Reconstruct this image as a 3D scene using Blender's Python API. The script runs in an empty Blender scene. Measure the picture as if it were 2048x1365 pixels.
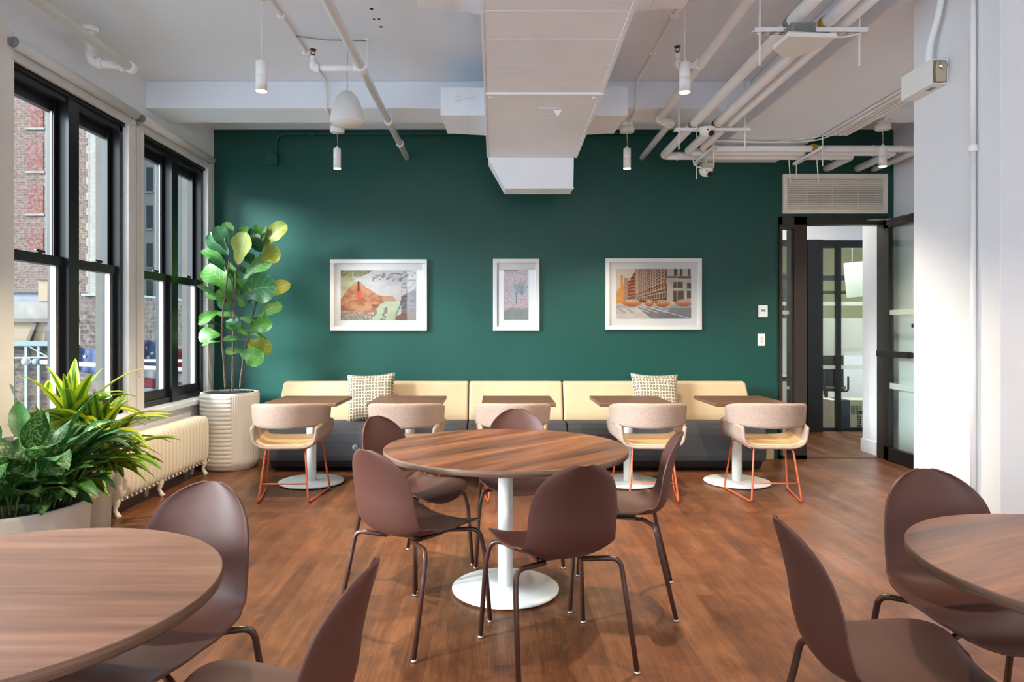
import bpy, math, random
from mathutils import Vector, Matrix, noise
R = math.radians
PI = math.pi
rnd = random.Random(7)
SC = bpy.context.scene
COL = SC.collection

# ------------------------------------------------------------------ camera, world, exposure
F = 1365.3            # focal length in pixels of the 2048-wide frame (24 mm)
VX, VY = 990.0, 660.0 # vanishing point of the room's depth lines
CH = 1.34             # eye height
cam_d = bpy.data.cameras.new('camera'); cam = bpy.data.objects.new('camera', cam_d); COL.objects.link(cam)
cam.location = (0, 0, CH); cam.rotation_euler = (R(90), 0, 0)
cam_d.sensor_width = 36; cam_d.lens = 36 * F / 2048
cam_d.shift_x = (1024 - VX) / 2048; cam_d.shift_y = -(682.5 - VY) / 2048
cam_d.clip_start = 0.02; cam_d.clip_end = 300
SC.camera = cam

w = bpy.data.worlds.new('sky'); SC.world = w; w.use_nodes = True
bg = w.node_tree.nodes['Background']
bg.inputs[0].default_value = (0.80, 0.90, 1.0, 1); bg.inputs[1].default_value = 4.2

SC.view_settings.view_transform = 'Standard'; SC.view_settings.look = 'None'
SC.view_settings.gamma = 1.0; SC.view_settings.use_curve_mapping = False
SC.view_settings.exposure = 0.76

def light(name, kind, loc, energy, color=(1, 1, 1), **kw):
    d = bpy.data.lights.new(name, kind); d.energy = energy; d.color = color
    for k, v in kw.items(): setattr(d, k, v)
    o = bpy.data.objects.new(name, d); o.location = loc; COL.objects.link(o); return o
# low daylight thrown into the windows from the street
sun = light('sun', 'SUN', (-12, -4, 6), 12.0, (0.93, 0.97, 1.0), angle=R(20))
sun.rotation_euler = Vector((0.86, 0.50, -0.31)).to_track_quat('-Z', 'Y').to_euler()

LAMP_W = 180.0
LAMP_COL = (1.0, 0.82, 0.60)
LAMPS = [(-1.41, 4.12), (-1.41, 6.1), (1.15, 4.14), (1.18, 6.1), (3.42, 6.02),
         (-1.41, 2.14), (1.15, 2.14), (-1.41, 0.16), (1.15, 0.16), (-1.41, -1.82), (1.15, -1.82), (3.42, 4.1), (3.42, 2.1), (3.42, 0.1)]

# ------------------------------------------------------------------ helpers
def P(px, py, Y): return Vector(((px - VX) / F * Y, Y, CH - (py - VY) / F * Y))
def FL(px, py, z=0.0):
    Y = (CH - z) * F / (py - VY); return Vector(((px - VX) / F * Y, Y, z))

class MB:
    def __init__(s): s.v = []; s.f = []; s.m = []; s.sm = []; s.uv = {}
    def add(s, vs, fs, m=0, smooth=False, uvs=None):
        o = len(s.v); s.v += [tuple(v) for v in vs]
        for k, f in enumerate(fs):
            s.f.append([i + o for i in f]); s.m.append(m); s.sm.append(smooth)
            if uvs is not None: s.uv[len(s.f) - 1] = uvs[k]
        return s
    def box(s, x0, x1, y0, y1, z0, z1, m=0):
        vs = [(x, y, z) for x in (x0, x1) for y in (y0, y1) for z in (z0, z1)]
        return s.add(vs, [(0, 1, 3, 2), (4, 6, 7, 5), (0, 4, 5, 1), (2, 3, 7, 6), (0, 2, 6, 4), (1, 5, 7, 3)], m)
    def bar(s, a, b, wx, wz, m=0, up=(0, 0, 1)):
        a = Vector(a); b = Vector(b); d = (b - a).normalized(); u = Vector(up)
        if abs(d.dot(u)) > .98: u = Vector((0, 1, 0))
        x = d.cross(u).normalized(); z = x.cross(d)
        vs = [p + x * sx * wx / 2 + z * sz * wz / 2 for p in (a, b) for sx in (-1, 1) for sz in (-1, 1)]
        return s.add(vs, [(0, 1, 3, 2), (4, 6, 7, 5), (0, 4, 5, 1), (2, 3, 7, 6), (0, 2, 6, 4), (1, 5, 7, 3)], m)
    def tube(s, pts, r, n=12, m=0, caps=True, smooth=True):
        pts = [Vector(p) for p in pts]; L = len(pts)
        rr = r if isinstance(r, (list, tuple)) else [r] * L
        t0 = (pts[1] - pts[0]).normalized()
        up = Vector((0, 0, 1)) if abs(t0.z) < .9 else Vector((0, 1, 0))
        x = t0.cross(up).normalized(); vs = []
        for i, p in enumerate(pts):
            t = ((pts[i + 1] - p).normalized() if i < L - 1 else Vector()) + ((p - pts[i - 1]).normalized() if i else Vector())
            t.normalize(); x = (x - t * x.dot(t)).normalized(); y = t.cross(x)
            for k in range(n):
                a = 2 * PI * k / n; vs.append(p + (x * math.cos(a) + y * math.sin(a)) * rr[i])
        fs = [(i * n + k, i * n + (k + 1) % n, (i + 1) * n + (k + 1) % n, (i + 1) * n + k) for i in range(L - 1) for k in range(n)]
        s.add(vs, fs, m, smooth)
        if caps:
            o = len(s.v) - len(vs)
            s.f += [[o + k for k in range(n)][::-1], [o + (L - 1) * n + k for k in range(n)]]; s.m += [m, m]; s.sm += [False, False]
        return s
    def lathe(s, prof, c=(0, 0, 0), n=40, m=0, axis='z', caps=True, smooth=True, rmod=None):
        vs = []; c = Vector(c)
        for r, h in prof:
            for k in range(n):
                a = 2 * PI * k / n; q = r * (rmod(a, h) if rmod else 1)
                x, y = q * math.cos(a), q * math.sin(a)
                vs.append(c + (Vector((x, y, h)) if axis == 'z' else Vector((x, h, y)) if axis == 'y' else Vector((h, x, y))))
        L = len(prof)
        fs = [(i * n + k, i * n + (k + 1) % n, (i + 1) * n + (k + 1) % n, (i + 1) * n + k) for i in range(L - 1) for k in range(n)]
        s.add(vs, fs, m, smooth)
        if caps:
            o = len(s.v) - len(vs)
            s.f += [[o + k for k in range(n)][::-1], [o + (L - 1) * n + k for k in range(n)]]; s.m += [m, m]; s.sm += [False, False]
        return s
    def prism(s, poly, lo, hi, axis='y', m=0):
        n = len(poly)
        def mk(a, b, h): return (a, h, b) if axis == 'y' else (h, a, b) if axis == 'x' else (a, b, h)
        vs = [mk(a, b, lo) for a, b in poly] + [mk(a, b, hi) for a, b in poly]
        fs = [list(range(n))[::-1], [n + i for i in range(n)]] + [(i, (i + 1) % n, n + (i + 1) % n, n + i) for i in range(n)]
        return s.add(vs, fs, m)
    def grid(s, rows, m=0, smooth=True, closed=False, uv=True):
        a = len(rows); b = len(rows[0]); vs = [p for r in rows for p in r]; fs = []; uvs = []
        for i in range(a - 1):
            for j in range(b if closed else b - 1):
                j2 = (j + 1) % b
                fs.append((i * b + j, i * b + j2, (i + 1) * b + j2, (i + 1) * b + j))
                uvs.append([(j / (b - 1), i / (a - 1)), ((j + 1) / (b - 1), i / (a - 1)), ((j + 1) / (b - 1), (i + 1) / (a - 1)), (j / (b - 1), (i + 1) / (a - 1))])
        return s.add(vs, fs, m, smooth, uvs if uv else None)
    def build(s, name, mats, parent=None, bevel=0, seg=2, loc=None, rotz=0, subsurf=0, solid=0, autosmooth=False):
        me = bpy.data.meshes.new(name); me.from_pydata(s.v, [], s.f)
        mats = mats if isinstance(mats, (list, tuple)) else [mats]
        for mt in mats: me.materials.append(mt)
        me.polygons.foreach_set('material_index', s.m); me.polygons.foreach_set('use_smooth', s.sm)
        if s.uv:
            ul = me.uv_layers.new(name='UVMap')
            for fi, uvs in s.uv.items():
                p = me.polygons[fi]
                for li, uv in zip(p.loop_indices, uvs): ul.data[li].uv = uv
        me.update()
        o = bpy.data.objects.new(name, me); COL.objects.link(o)
        if parent: o.parent = parent
        if loc is not None: o.location = loc
        o.rotation_euler.z = rotz
        if solid:
            md = o.modifiers.new('s', 'SOLIDIFY'); md.thickness = solid; md.offset = 0
        if subsurf:
            md = o.modifiers.new('ss', 'SUBSURF'); md.levels = subsurf; md.render_levels = subsurf
        if bevel:
            md = o.modifiers.new('b', 'BEVEL'); md.width = bevel; md.segments = seg; md.limit_method = 'ANGLE'; md.angle_limit = R(40)
            md.harden_normals = False
        return o

def empty(name, loc=(0, 0, 0), rotz=0):
    o = bpy.data.objects.new(name, None); COL.objects.link(o); o.location = loc; o.rotation_euler.z = rotz
    o.empty_display_size = .05; return o
def tag(o, label=None, cat=None, group=None, kind=None):
    if label: o['label'] = label
    if cat: o['category'] = cat
    if group: o['group'] = group
    if kind: o['kind'] = kind
    return o
def thing(name, label, cat, loc=(0, 0, 0), rotz=0, group=None): return tag(empty(name, loc, rotz), label, cat, group)
def struct(o, label=None): o['kind'] = 'structure'; return tag(o, label)
def kids(o): return [c for c in bpy.data.objects if c.parent is o]
def dup(o, loc=None, rotz=None, label=None, group=None, parent=None, _k=None):
    ks = _k if _k is not None else {}
    if _k is None:
        for c in bpy.data.objects:
            if c.parent: ks.setdefault(c.parent.name, []).append(c)
    c = o.copy(); COL.objects.link(c)
    if parent: c.parent = parent
    if loc is not None: c.location = loc
    if rotz is not None: c.rotation_euler.z = rotz
    if label: c['label'] = label
    if group: c['group'] = group
    for ch in ks.get(o.name, []): dup(ch, parent=c, _k=ks)
    return c
def bend(pts, r=.04, n=5):
    pts = [Vector(p) for p in pts]; out = [pts[0]]
    for i in range(1, len(pts) - 1):
        a, b, c = pts[i - 1], pts[i], pts[i + 1]
        d1 = (a - b); d2 = (c - b); q = min(r, d1.length * .45, d2.length * .45)
        p1 = b + d1.normalized() * q; p2 = b + d2.normalized() * q
        for k in range(n + 1):
            t = k / n; out.append(p1 * (1 - t) ** 2 + b * 2 * t * (1 - t) + p2 * t * t)
    out.append(pts[-1]); return out
def catmull(pts, n):
    pts = [Vector(p) for p in pts]; L = len(pts) - 1; out = []
    for k in range(n):
        t = k / (n - 1) * L; i = min(int(t), L - 1); u = t - i
        p0 = pts[max(i - 1, 0)]; p1 = pts[i]; p2 = pts[i + 1]; p3 = pts[min(i + 2, L)]
        out.append(.5 * ((2 * p1) + (p2 - p0) * u + (2 * p0 - 5 * p1 + 4 * p2 - p3) * u * u + (3 * p1 - p0 - 3 * p2 + p3) * u ** 3))
    return out

# ------------------------------------------------------------------ materials
def srgb(r, g, b):
    f = lambda c: (c / 255 / 12.92) if c / 255 <= .04045 else ((c / 255 + .055) / 1.055) ** 2.4
    return (f(r), f(g), f(b), 1)
class NT:
    def __init__(s, name):
        s.mat = bpy.data.materials.new(name); s.mat.use_nodes = True; s.t = s.mat.node_tree
        s.bsdf = s.t.nodes['Principled BSDF']; s.out = s.t.nodes['Material Output']
    def n(s, typ, **kw):
        nd = s.t.nodes.new(typ)
        for k, v in kw.items():
            if k in ('inp',):
                for a, b in v.items():
                    nd.inputs[a].default_value = b
            else: setattr(nd, k, v)
        return nd
    def l(s, a, b): s.t.links.new(a, b)
    def coord(s, kind='Object', scale=(1, 1, 1), rot=(0, 0, 0), loc=(0, 0, 0)):
        tc = s.n('ShaderNodeTexCoord'); mp = s.n('ShaderNodeMapping')
        mp.inputs['Scale'].default_value = scale; mp.inputs['Rotation'].default_value = rot; mp.inputs['Location'].default_value = loc
        s.l(tc.outputs[kind], mp.inputs['Vector']); return mp.outputs[0]
    def noise(s, vec, scale, detail=3, rough=.5, dist=0):
        nd = s.n('ShaderNodeTexNoise'); nd.inputs['Scale'].default_value = scale; nd.inputs['Detail'].default_value = detail
        nd.inputs['Roughness'].default_value = rough; nd.inputs['Distortion'].default_value = dist
        if vec is not None: s.l(vec, nd.inputs['Vector'])
        return nd.outputs['Fac']
    def ramp(s, fac, stops, interp='LINEAR'):
        nd = s.n('ShaderNodeValToRGB'); cr = nd.color_ramp; cr.interpolation = interp
        while len(cr.elements) < len(stops): cr.elements.new(.5)
        for e, (p, c) in zip(cr.elements, stops): e.position = p; e.color = c
        s.l(fac, nd.inputs[0]); return nd.outputs[0]
    def mix(s, fac, a, b, blend='MIX'):
        nd = s.n('ShaderNodeMix', data_type='RGBA', blend_type=blend)
        for k, v in ((0, fac), (6, a), (7, b)):
            if hasattr(v, 'is_output'): s.l(v, nd.inputs[k])
            else: nd.inputs[k].default_value = v
        return nd.outputs[2]
    def math(s, op, a, b=0.0, c=0.0):
        nd = s.n('ShaderNodeMath', operation=op)
        for k, v in enumerate((a, b, c)):
            if hasattr(v, 'is_output'): s.l(v, nd.inputs[k])
            else: nd.inputs[k].default_value = v
        return nd.outputs[0]
    def bump(s, h, strength=.3, dist=.01):
        b = s.n('ShaderNodeBump'); b.inputs['Strength'].default_value = strength; b.inputs['Distance'].default_value = dist
        s.l(h, b.inputs['Height']); s.l(b.outputs[0], s.bsdf.inputs['Normal'])
    def color(s, c):
        if hasattr(c, 'is_output'): s.l(c, s.bsdf.inputs['Base Color'])
        else: s.bsdf.inputs['Base Color'].default_value = c
    def set(s, rough=.5, metal=0, spec=.5, **kw):
        s.bsdf.inputs['Roughness'].default_value = rough; s.bsdf.inputs['Metallic'].default_value = metal
        s.bsdf.inputs['Specular IOR Level'].default_value = spec
        for k, v in kw.items(): s.bsdf.inputs[k].default_value = v
        return s

def plain(name, c, rough=.5, metal=0, spec=.5, var=.06, scale=6, bump=0, bscale=80, coat=0):
    m = NT(name); m.set(rough, metal, spec)
    v = m.coord('Object')
    f = m.noise(v, scale, 3)
    lo = tuple(x * (1 - var) for x in c[:3]) + (1,); hi = tuple(min(1, x * (1 + var)) for x in c[:3]) + (1,)
    m.color(m.ramp(f, [(.3, lo), (.7, hi)]))
    if bump: m.bump(m.noise(v, bscale, 2), bump, .004)
    if coat: m.bsdf.inputs['Coat Weight'].default_value = coat
    return m.mat
def emis(name, c, s):
    m = NT(name); m.color((0, 0, 0, 1)); m.bsdf.inputs['Emission Color'].default_value = c; m.bsdf.inputs['Emission Strength'].default_value = s; return m.mat
def glass(name, tint=(1, 1, 1, 1), refl=.5, haze=0.0, hazec=(.9, .95, .93, 1)):
    m = NT(name); t = m.t
    tr = m.n('ShaderNodeBsdfTransparent'); tr.inputs[0].default_value = tint
    gl = m.n('ShaderNodeBsdfGlossy'); gl.inputs['Roughness'].default_value = .01
    lw_ = m.n('ShaderNodeLayerWeight'); lw_.inputs[0].default_value = .5
    k = m.math('MULTIPLY', m.math('ADD', .04, m.math('MULTIPLY', m.math('POWER', lw_.outputs['Facing'], 5.0), .9)), refl)
    a = m.n('ShaderNodeMixShader'); m.l(k, a.inputs[0]); m.l(tr.outputs[0], a.inputs[1]); m.l(gl.outputs[0], a.inputs[2])
    o = a.outputs[0]
    if haze:
        df = m.n('ShaderNodeBsdfDiffuse'); df.inputs[0].default_value = hazec
        tl = m.n('ShaderNodeBsdfTranslucent'); tl.inputs[0].default_value = hazec
        h = m.n('ShaderNodeMixShader'); h.inputs[0].default_value = .5; m.l(df.outputs[0], h.inputs[1]); m.l(tl.outputs[0], h.inputs[2])
        b = m.n('ShaderNodeMixShader'); b.inputs[0].default_value = haze; m.l(o, b.inputs[1]); m.l(h.outputs[0], b.inputs[2]); o = b.outputs[0]
    m.l(o, m.out.inputs[0]); return m.mat

def wood(name, dark, mid, light_, along='X', rough=.35, sc=1.0, rot=0, coordk='Object', bumpk=.05, spec=.5, contrast=1.0, sheen=0):
    m = NT(name); m.set(rough, 0, spec)
    s = {'X': (.55, 7, 7), 'Y': (7, .55, 7), 'Z': (7, 7, .55), 'H': (1.5, 1.5, 70)}[along]
    # rotate first so that the grain may run diagonally
    v0 = m.coord(coordk, (1, 1, 1), (0, 0, rot))
    mp = m.n('ShaderNodeMapping'); mp.inputs['Scale'].default_value = tuple(a * sc for a in s); m.l(v0, mp.inputs[0]); v = mp.outputs[0]
    f1 = m.noise(v, 1.6, 5, .6, .8); f2 = m.noise(v, 9, 4, .6, .3)
    mp2 = m.n('ShaderNodeMapping'); mp2.inputs['Scale'].default_value = tuple(a * sc * (1 if a < 1 else 6) for a in s); m.l(v0, mp2.inputs[0])
    f3 = m.noise(mp2.outputs[0], 5, 3, .7)
    f = m.math('ADD', m.math('MULTIPLY', f1, .62), m.math('MULTIPLY', f2, .24)); f = m.math('ADD', f, m.math('MULTIPLY', f3, .14))
    h = .17 / contrast
    m.color(m.ramp(f, [(.5 - h, dark), (.5, mid), (.5 + h, light_)]))
    m.bump(f3, bumpk, .002); return m.mat
# ------------------------------------------------------------------ palette
M = {}
M['white_wall'] = plain('white_wall_paint', srgb(226, 228, 232), .6, bump=.08, bscale=30, var=.015)
M['ceil'] = plain('ceiling_paint', srgb(232, 240, 250), .75, bump=.1, bscale=14, var=.02, scale=1.2)  # even cool tint put into the colour to offset warm bounce light
M['green'] = plain('green_wall_paint', srgb(4, 68, 59), .45, spec=.45, bump=.04, bscale=60, var=.03)
M['green_trim'] = plain('green_metal_paint', srgb(10, 72, 64), .35, var=.03)
M['pipe'] = plain('white_pipe_paint', srgb(240, 240, 240), .42, var=.025, scale=8, bump=.05, bscale=25)
M['duct'] = plain('white_duct_paint', srgb(234, 240, 247), .5, var=.03, scale=2.5, bump=.07, bscale=12)
M['white_metal'] = plain('white_powder_coat', srgb(232, 232, 228), .35, var=.01)
M['trimw'] = plain('window_trim_paint', srgb(226, 220, 214), .5, var=.02)
M['black'] = plain('black_frame_metal', srgb(22, 21, 23), .38, var=.1)
M['bronze'] = plain('dark_bronze_metal', srgb(44, 33, 24), .35, var=.1)
M['rubber'] = plain('black_plastic', srgb(18, 18, 19), .6)
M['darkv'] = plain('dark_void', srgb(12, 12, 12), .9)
M['chrome'] = plain('chrome', srgb(200, 195, 190), .2, 1.0)
M['galv'] = plain('galvanised_steel', srgb(138, 140, 140), .45, .6, var=.15)
M['brass'] = plain('old_brass', srgb(90, 60, 48), .45, .6)
M['yellow_foam'] = plain('yellow_foam', srgb(176, 136, 52), .9)
M['shell'] = plain('brown_chair_shell', srgb(79, 46, 38), .5, spec=.45, var=.02)
M['leg'] = plain('brown_leg_metal', srgb(68, 42, 35), .32, spec=.5)
M['orange'] = plain('orange_frame_metal', srgb(186, 84, 48), .4)
M['grate'] = plain('cream_grille_paint', srgb(234, 226, 210), .5)
M['cream'] = plain('cream_upholstery', srgb(192, 168, 134), .9, spec=.2, var=.03, bump=.35, bscale=350)
M['charcoal'] = plain('charcoal_upholstery', srgb(74, 75, 79), .9, spec=.2, var=.08, scale=60, bump=.4, bscale=350)
M['plinth'] = plain('black_plinth', srgb(26, 27, 29), .5)
M['rad'] = plain('radiator_paint', srgb(232, 222, 198), .4, var=.02, bump=.1, bscale=40)
M['pot_white'] = plain('ribbed_planter', srgb(222, 214, 200), .55, var=.03)
M['pot_plain'] = plain('plain_planter', srgb(212, 204, 190), .6, var=.04, scale=9, bump=.08, bscale=40)
M['moss'] = plain('grey_moss', srgb(70, 70, 74), .9, var=.4, scale=50)
M['soil'] = plain('dark_soil', srgb(24, 21, 20), .95, var=.4, scale=50)
M['trunk'] = plain('trunk_bark', srgb(92, 76, 60), .8, var=.35, scale=40, bump=.4, bscale=60)
M['frame_white'] = plain('white_picture_frame', srgb(204, 203, 200), .45, var=.01)
M['mat_board'] = plain('mat_board', srgb(190, 190, 190), .8, var=.008)
M['blind'] = plain('roller_blind_fabric', srgb(206, 204, 202), .7, var=.01, bump=.1, bscale=300)
M['lightbeige'] = plain('emergency_light_beige', srgb(190, 176, 150), .5)
M['lens'] = glass('clear_lens', refl=1.0, haze=.15)
M['window_glass'] = glass('window_glass', (.93, .96, .96, 1), .8)
M['frost'] = glass('frosted_film', (1, 1, 1, 1), .4, .55, (.84, .90, .84, 1))
M['part_glass'] = glass('partition_glass', (.93, .97, .94, 1), 1.0)
M['lamp_face'] = emis('lamp_face', (1.0, .78, .48, 1), 30)
M['tube_light'] = emis('office_tube_light', (1, 1, .96, 1), 6)
M['lcd'] = plain('teal_display', srgb(60, 150, 150), .3)
M['plate'] = plain('white_plastic', srgb(232, 232, 228), .4, var=.01)
M['grey_plastic'] = plain('grey_plastic', srgb(120, 122, 126), .5)
M['red'] = plain('red_plastic', srgb(150, 30, 30), .5)
M['mesh_black'] = plain('black_mesh_fabric', srgb(24, 24, 26), .8)
M['box_card'] = plain('white_cardboard', srgb(214, 208, 186), .8)
M['box_blue'] = plain('blue_print', srgb(38, 62, 84), .8)
M['ink'] = plain('dark_ink', srgb(28, 34, 44), .8)
M['whiteboard'] = plain('whiteboard', srgb(214, 222, 212), .3)
M['yellowwall'] = plain('office_ochre_wall', srgb(150, 146, 104), .7)
M['speaker'] = plain('speaker_shell', srgb(214, 212, 210), .45)

M['table'] = wood('walnut_laminate', srgb(92, 62, 50), srgb(134, 96, 78), srgb(164, 126, 106), 'X', .36, .8, contrast=1.0, spec=.8)
M['table_diag'] = wood('walnut_laminate_diagonal', srgb(60, 35, 22), srgb(112, 68, 42), srgb(150, 99, 64), 'X', .33, .6, rot=R(-45), contrast=1.2, spec=.6)
M['table_edge'] = wood('walnut_edge_band', srgb(70, 48, 37), srgb(100, 74, 59), srgb(128, 98, 80), 'H', .5, 1.0)
M['square_top'] = wood('walnut_square_top', srgb(66, 42, 30), srgb(94, 62, 44), srgb(118, 82, 60), 'X', .42, 1.0, contrast=.9)

def mk_floor():
    m = NT('brown_wood_floor'); m.set(.34, 0, .4)
    v = m.coord('Object', (1, 1, 1), (0, 0, R(90)))
    br = m.n('ShaderNodeTexBrick'); br.offset = .37; br.inputs['Scale'].default_value = 1
    br.inputs['Brick Width'].default_value = 1.15; br.inputs['Row Height'].default_value = .092
    br.inputs['Mortar Size'].default_value = .0012; br.inputs['Mortar Smooth'].default_value = 0; br.inputs['Bias'].default_value = 0
    br.inputs['Color1'].default_value = (0, 0, 0, 1); br.inputs['Color2'].default_value = (1, 1, 1, 1); br.inputs['Mortar'].default_value = (.35, .35, .35, 1)
    m.l(v, br.inputs[0])
    vs = m.coord('Object', (11, .9, 1)); g1 = m.noise(vs, 2.2, 6, .65, .5)
    vs2 = m.coord('Object', (60, 3, 1)); g2 = m.noise(vs2, 2, 4, .7)
    blot = m.noise(m.coord('Object'), 1.4, 5, .6, .6)
    blot2 = m.noise(m.coord('Object'), 3.2, 8, .68, .8)
    f = m.math('ADD', m.math('MULTIPLY', g1, .30), m.math('MULTIPLY', g2, .28)); f = m.math('ADD', f, m.math('MULTIPLY', br.outputs['Color'], .10))
    f = m.math('ADD', f, m.math('MULTIPLY', blot2, .34))
    c = m.ramp(f, [(.36, srgb(66, 38, 24)), (.5, srgb(102, 62, 38)), (.64, srgb(134, 87, 56))])
    c = m.mix(m.ramp(br.outputs['Fac'], [(0, (0, 0, 0, 1)), (1, (.45, .45, .45, 1))]), c, srgb(84, 50, 32))
    # pale scuffs
    sc = m.noise(m.coord('Object', (1, 1, 1)), 9, 8, .75, 1.2)
    c = m.mix(m.ramp(sc, [(.61, (0, 0, 0, 1)), (.74, (.5, .5, .5, 1))]), c, srgb(166, 134, 108))
    m.color(c)
    m.l(m.ramp(blot, [(.3, (.28,) * 3 + (1,)), (.7, (.46,) * 3 + (1,))]), m.bsdf.inputs['Roughness'])
    m.bump(g2, .12, .002); return m.mat
M['floor'] = mk_floor()

def mk_felt():
    m = NT('beige_wool_felt'); m.set(.95, 0, .15)
    v = m.coord('Object'); f = m.noise(v, 260, 4, .8)
    m.color(m.ramp(f, [(.32, srgb(112, 94, 84)), (.5, srgb(158, 137, 125)), (.68, srgb(186, 166, 154))]))
    m.bump(f, .5, .003); return m.mat
M['felt'] = mk_felt()
M['seat_wood'] = wood('light_oak_seat', srgb(176, 138, 92), srgb(200, 164, 118), srgb(216, 184, 140), 'X', .45, .8, contrast=.8)

def mk_brick(name, c1, c2, mortar, bump=True, sc=1.0):
    m = NT(name); m.set(.9, 0, .2)
    tc = m.n('ShaderNodeTexCoord'); sep = m.n('ShaderNodeSeparateXYZ'); m.l(tc.outputs['Object'], sep.inputs[0])
    cb = m.n('ShaderNodeCombineXYZ'); m.l(m.math('ADD', sep.outputs[0], sep.outputs[1]), cb.inputs[0]); m.l(sep.outputs[2], cb.inputs[1])
    br = m.n('ShaderNodeTexBrick'); br.inputs['Scale'].default_value = sc
    br.inputs['Brick Width'].default_value = .44; br.inputs['Row Height'].default_value = .15; br.inputs['Mortar Size'].default_value = .02
    br.inputs['Color1'].default_value = c1; br.inputs['Color2'].default_value = c2; br.inputs['Mortar'].default_value = mortar
    m.l(cb.outputs[0], br.inputs[0])
    f = m.noise(cb.outputs[0], 1.2, 5, .7)
    f2 = m.noise(cb.outputs[0], 5, 5, .8)
    c = m.mix(m.ramp(f2, [(.45, (0, 0, 0, 1)), (.62, (.7, .7, .7, 1))]), br.outputs[0], srgb(98, 88, 80))
    m.color(m.mix(m.ramp(f, [(.35, (.35, .35, .35, 1)), (.6, (0, 0, 0, 1))]), c, srgb(84, 74, 72)))
    return m.mat
M['brick'] = mk_brick('old_brick', srgb(68, 43, 37), srgb(57, 38, 35), srgb(73, 66, 61))
M['brick_red'] = mk_brick('red_infill_brick', srgb(78, 31, 27), srgb(70, 29, 26), srgb(75, 45, 42)) #srgb(101, 38, 33), srgb(91, 34, 31), srgb(99, 59, 54))
M['brick_dark'] = mk_brick('dark_brick', srgb(50, 39, 38), srgb(42, 35, 35), srgb(63, 57, 55))
M['brick_white'] = mk_brick('white_brick', srgb(109, 109, 104), srgb(104, 103, 98), srgb(95, 94, 91))
M['stone_white'] = plain('pale_stone_facade', srgb(99, 104, 104), .9, var=.06, scale=2)
M['concrete'] = plain('weathered_concrete', srgb(90, 86, 81), .9, var=.2, scale=2)
M['stucco'] = plain('beige_stucco', srgb(104, 91, 73), .9, var=.06, scale=1)
M['rust'] = plain('rusty_metal', srgb(59, 46, 41), .8, var=.2)
M['teal_metal'] = plain('teal_gutter', srgb(68, 84, 84), .7, var=.1)
M['bluegrey'] = plain('blue_grey_sheet', srgb(72, 79, 90), .7, var=.2, scale=2)
M['reveal'] = plain('grey_masonry_reveal', srgb(67, 64, 58), .8, var=.12, scale=5)
M['dark_pane'] = plain('dark_window_pane', srgb(45, 51, 56), .2)
M['pole'] = plain('white_pole', srgb(109, 110, 109), .35)
M['flag_blue'] = plain('flag_blue', srgb(21, 32, 67), .8, var=.15)
M['flag_red'] = plain('flag_red', srgb(94, 17, 30), .8, var=.1)
M['flag_white'] = plain('flag_white', srgb(113, 115, 117), .8)
M['asphalt'] = plain('asphalt', srgb(104, 108, 114), .9, var=.15)

def mk_leaf(name, base, light_, vein, stripes=0, rough=.46, edge=None, blotch=0, trans=.25):
    m = NT(name); m.set(rough, 0, .5)
    tc = m.n('ShaderNodeTexCoord'); sep = m.n('ShaderNodeSeparateXYZ'); m.l(tc.outputs['UV'], sep.inputs[0])
    u = m.math('ABSOLUTE', m.math('SUBTRACT', sep.outputs[0], .5))      # 0 at the midrib, .5 at the margin
    n = m.noise(m.coord('Object'), 7, 3)
    c = m.ramp(n, [(.3, base), (.7, light_)])
    if stripes:
        # side veins
        s = m.math('FRACT', m.math('ADD', m.math('MULTIPLY', sep.outputs[1], stripes), m.math('MULTIPLY', u, -stripes * .55)))
        c = m.mix(m.ramp(s, [(0, (.9, .9, .9, 1)), (.13, (0, 0, 0, 1))]), c, vein)
    if edge is not None:
        jag = m.noise(m.coord('Object', (1, 1, 1)), 22, 2)
        e = m.math('ADD', u, m.math('MULTIPLY', m.math('SUBTRACT', jag, .5), .12))
        c = m.mix(m.ramp(e, [(.15, (0, 0, 0, 1)), (.24, (1, 1, 1, 1))]), c, edge)
    if blotch:
        b = m.noise(m.coord('Object'), 55, 4, .7, 1.0)
        band = m.ramp(u, [(.0, (0, 0, 0, 1)), (.1, (.14, .14, .14, 1)), (.34, (.08, .08, .08, 1)), (.42, (0, 0, 0, 1))])
        c = m.mix(m.ramp(m.math('ADD', b, band), [(.60, (0, 0, 0, 1)), (.66, (.85, .85, .85, 1))]), c, vein)
    c = m.mix(m.ramp(u, [(.0, (1, 1, 1, 1)), (.022, (0, 0, 0, 1))]), c, vein)
    m.color(c)
    tl = m.n('ShaderNodeBsdfTranslucent'); m.l(c, tl.inputs[0])
    mx = m.n('ShaderNodeMixShader'); mx.inputs[0].default_value = trans
    m.l(m.bsdf.outputs[0], mx.inputs[1]); m.l(tl.outputs[0], mx.inputs[2]); m.l(mx.outputs[0], m.out.inputs[0])
    return m.mat
M['fig'] = mk_leaf('fig_leaf', srgb(40, 98, 26), srgb(74, 132, 36), srgb(118, 164, 74), 7)
M['fig_dark'] = mk_leaf('fig_leaf_dark', srgb(22, 76, 40), srgb(40, 98, 52), srgb(84, 138, 84), 7)
M['fig_yellow'] = mk_leaf('fig_leaf_yellow', srgb(112, 128, 20), srgb(140, 148, 34), srgb(176, 172, 76), 7)
M['fig_pale'] = mk_leaf('fig_leaf_pale', srgb(66, 122, 58), srgb(98, 148, 72), srgb(150, 184, 118), 7)
M['drac'] = mk_leaf('dracaena_leaf', srgb(46, 104, 20), srgb(74, 128, 26), srgb(120, 150, 40), 0, edge=srgb(190, 198, 44))
M['drac_green'] = mk_leaf('dracaena_leaf_green', srgb(32, 84, 22), srgb(60, 112, 30), srgb(110, 140, 50), 0, edge=srgb(128, 160, 40))
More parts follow.
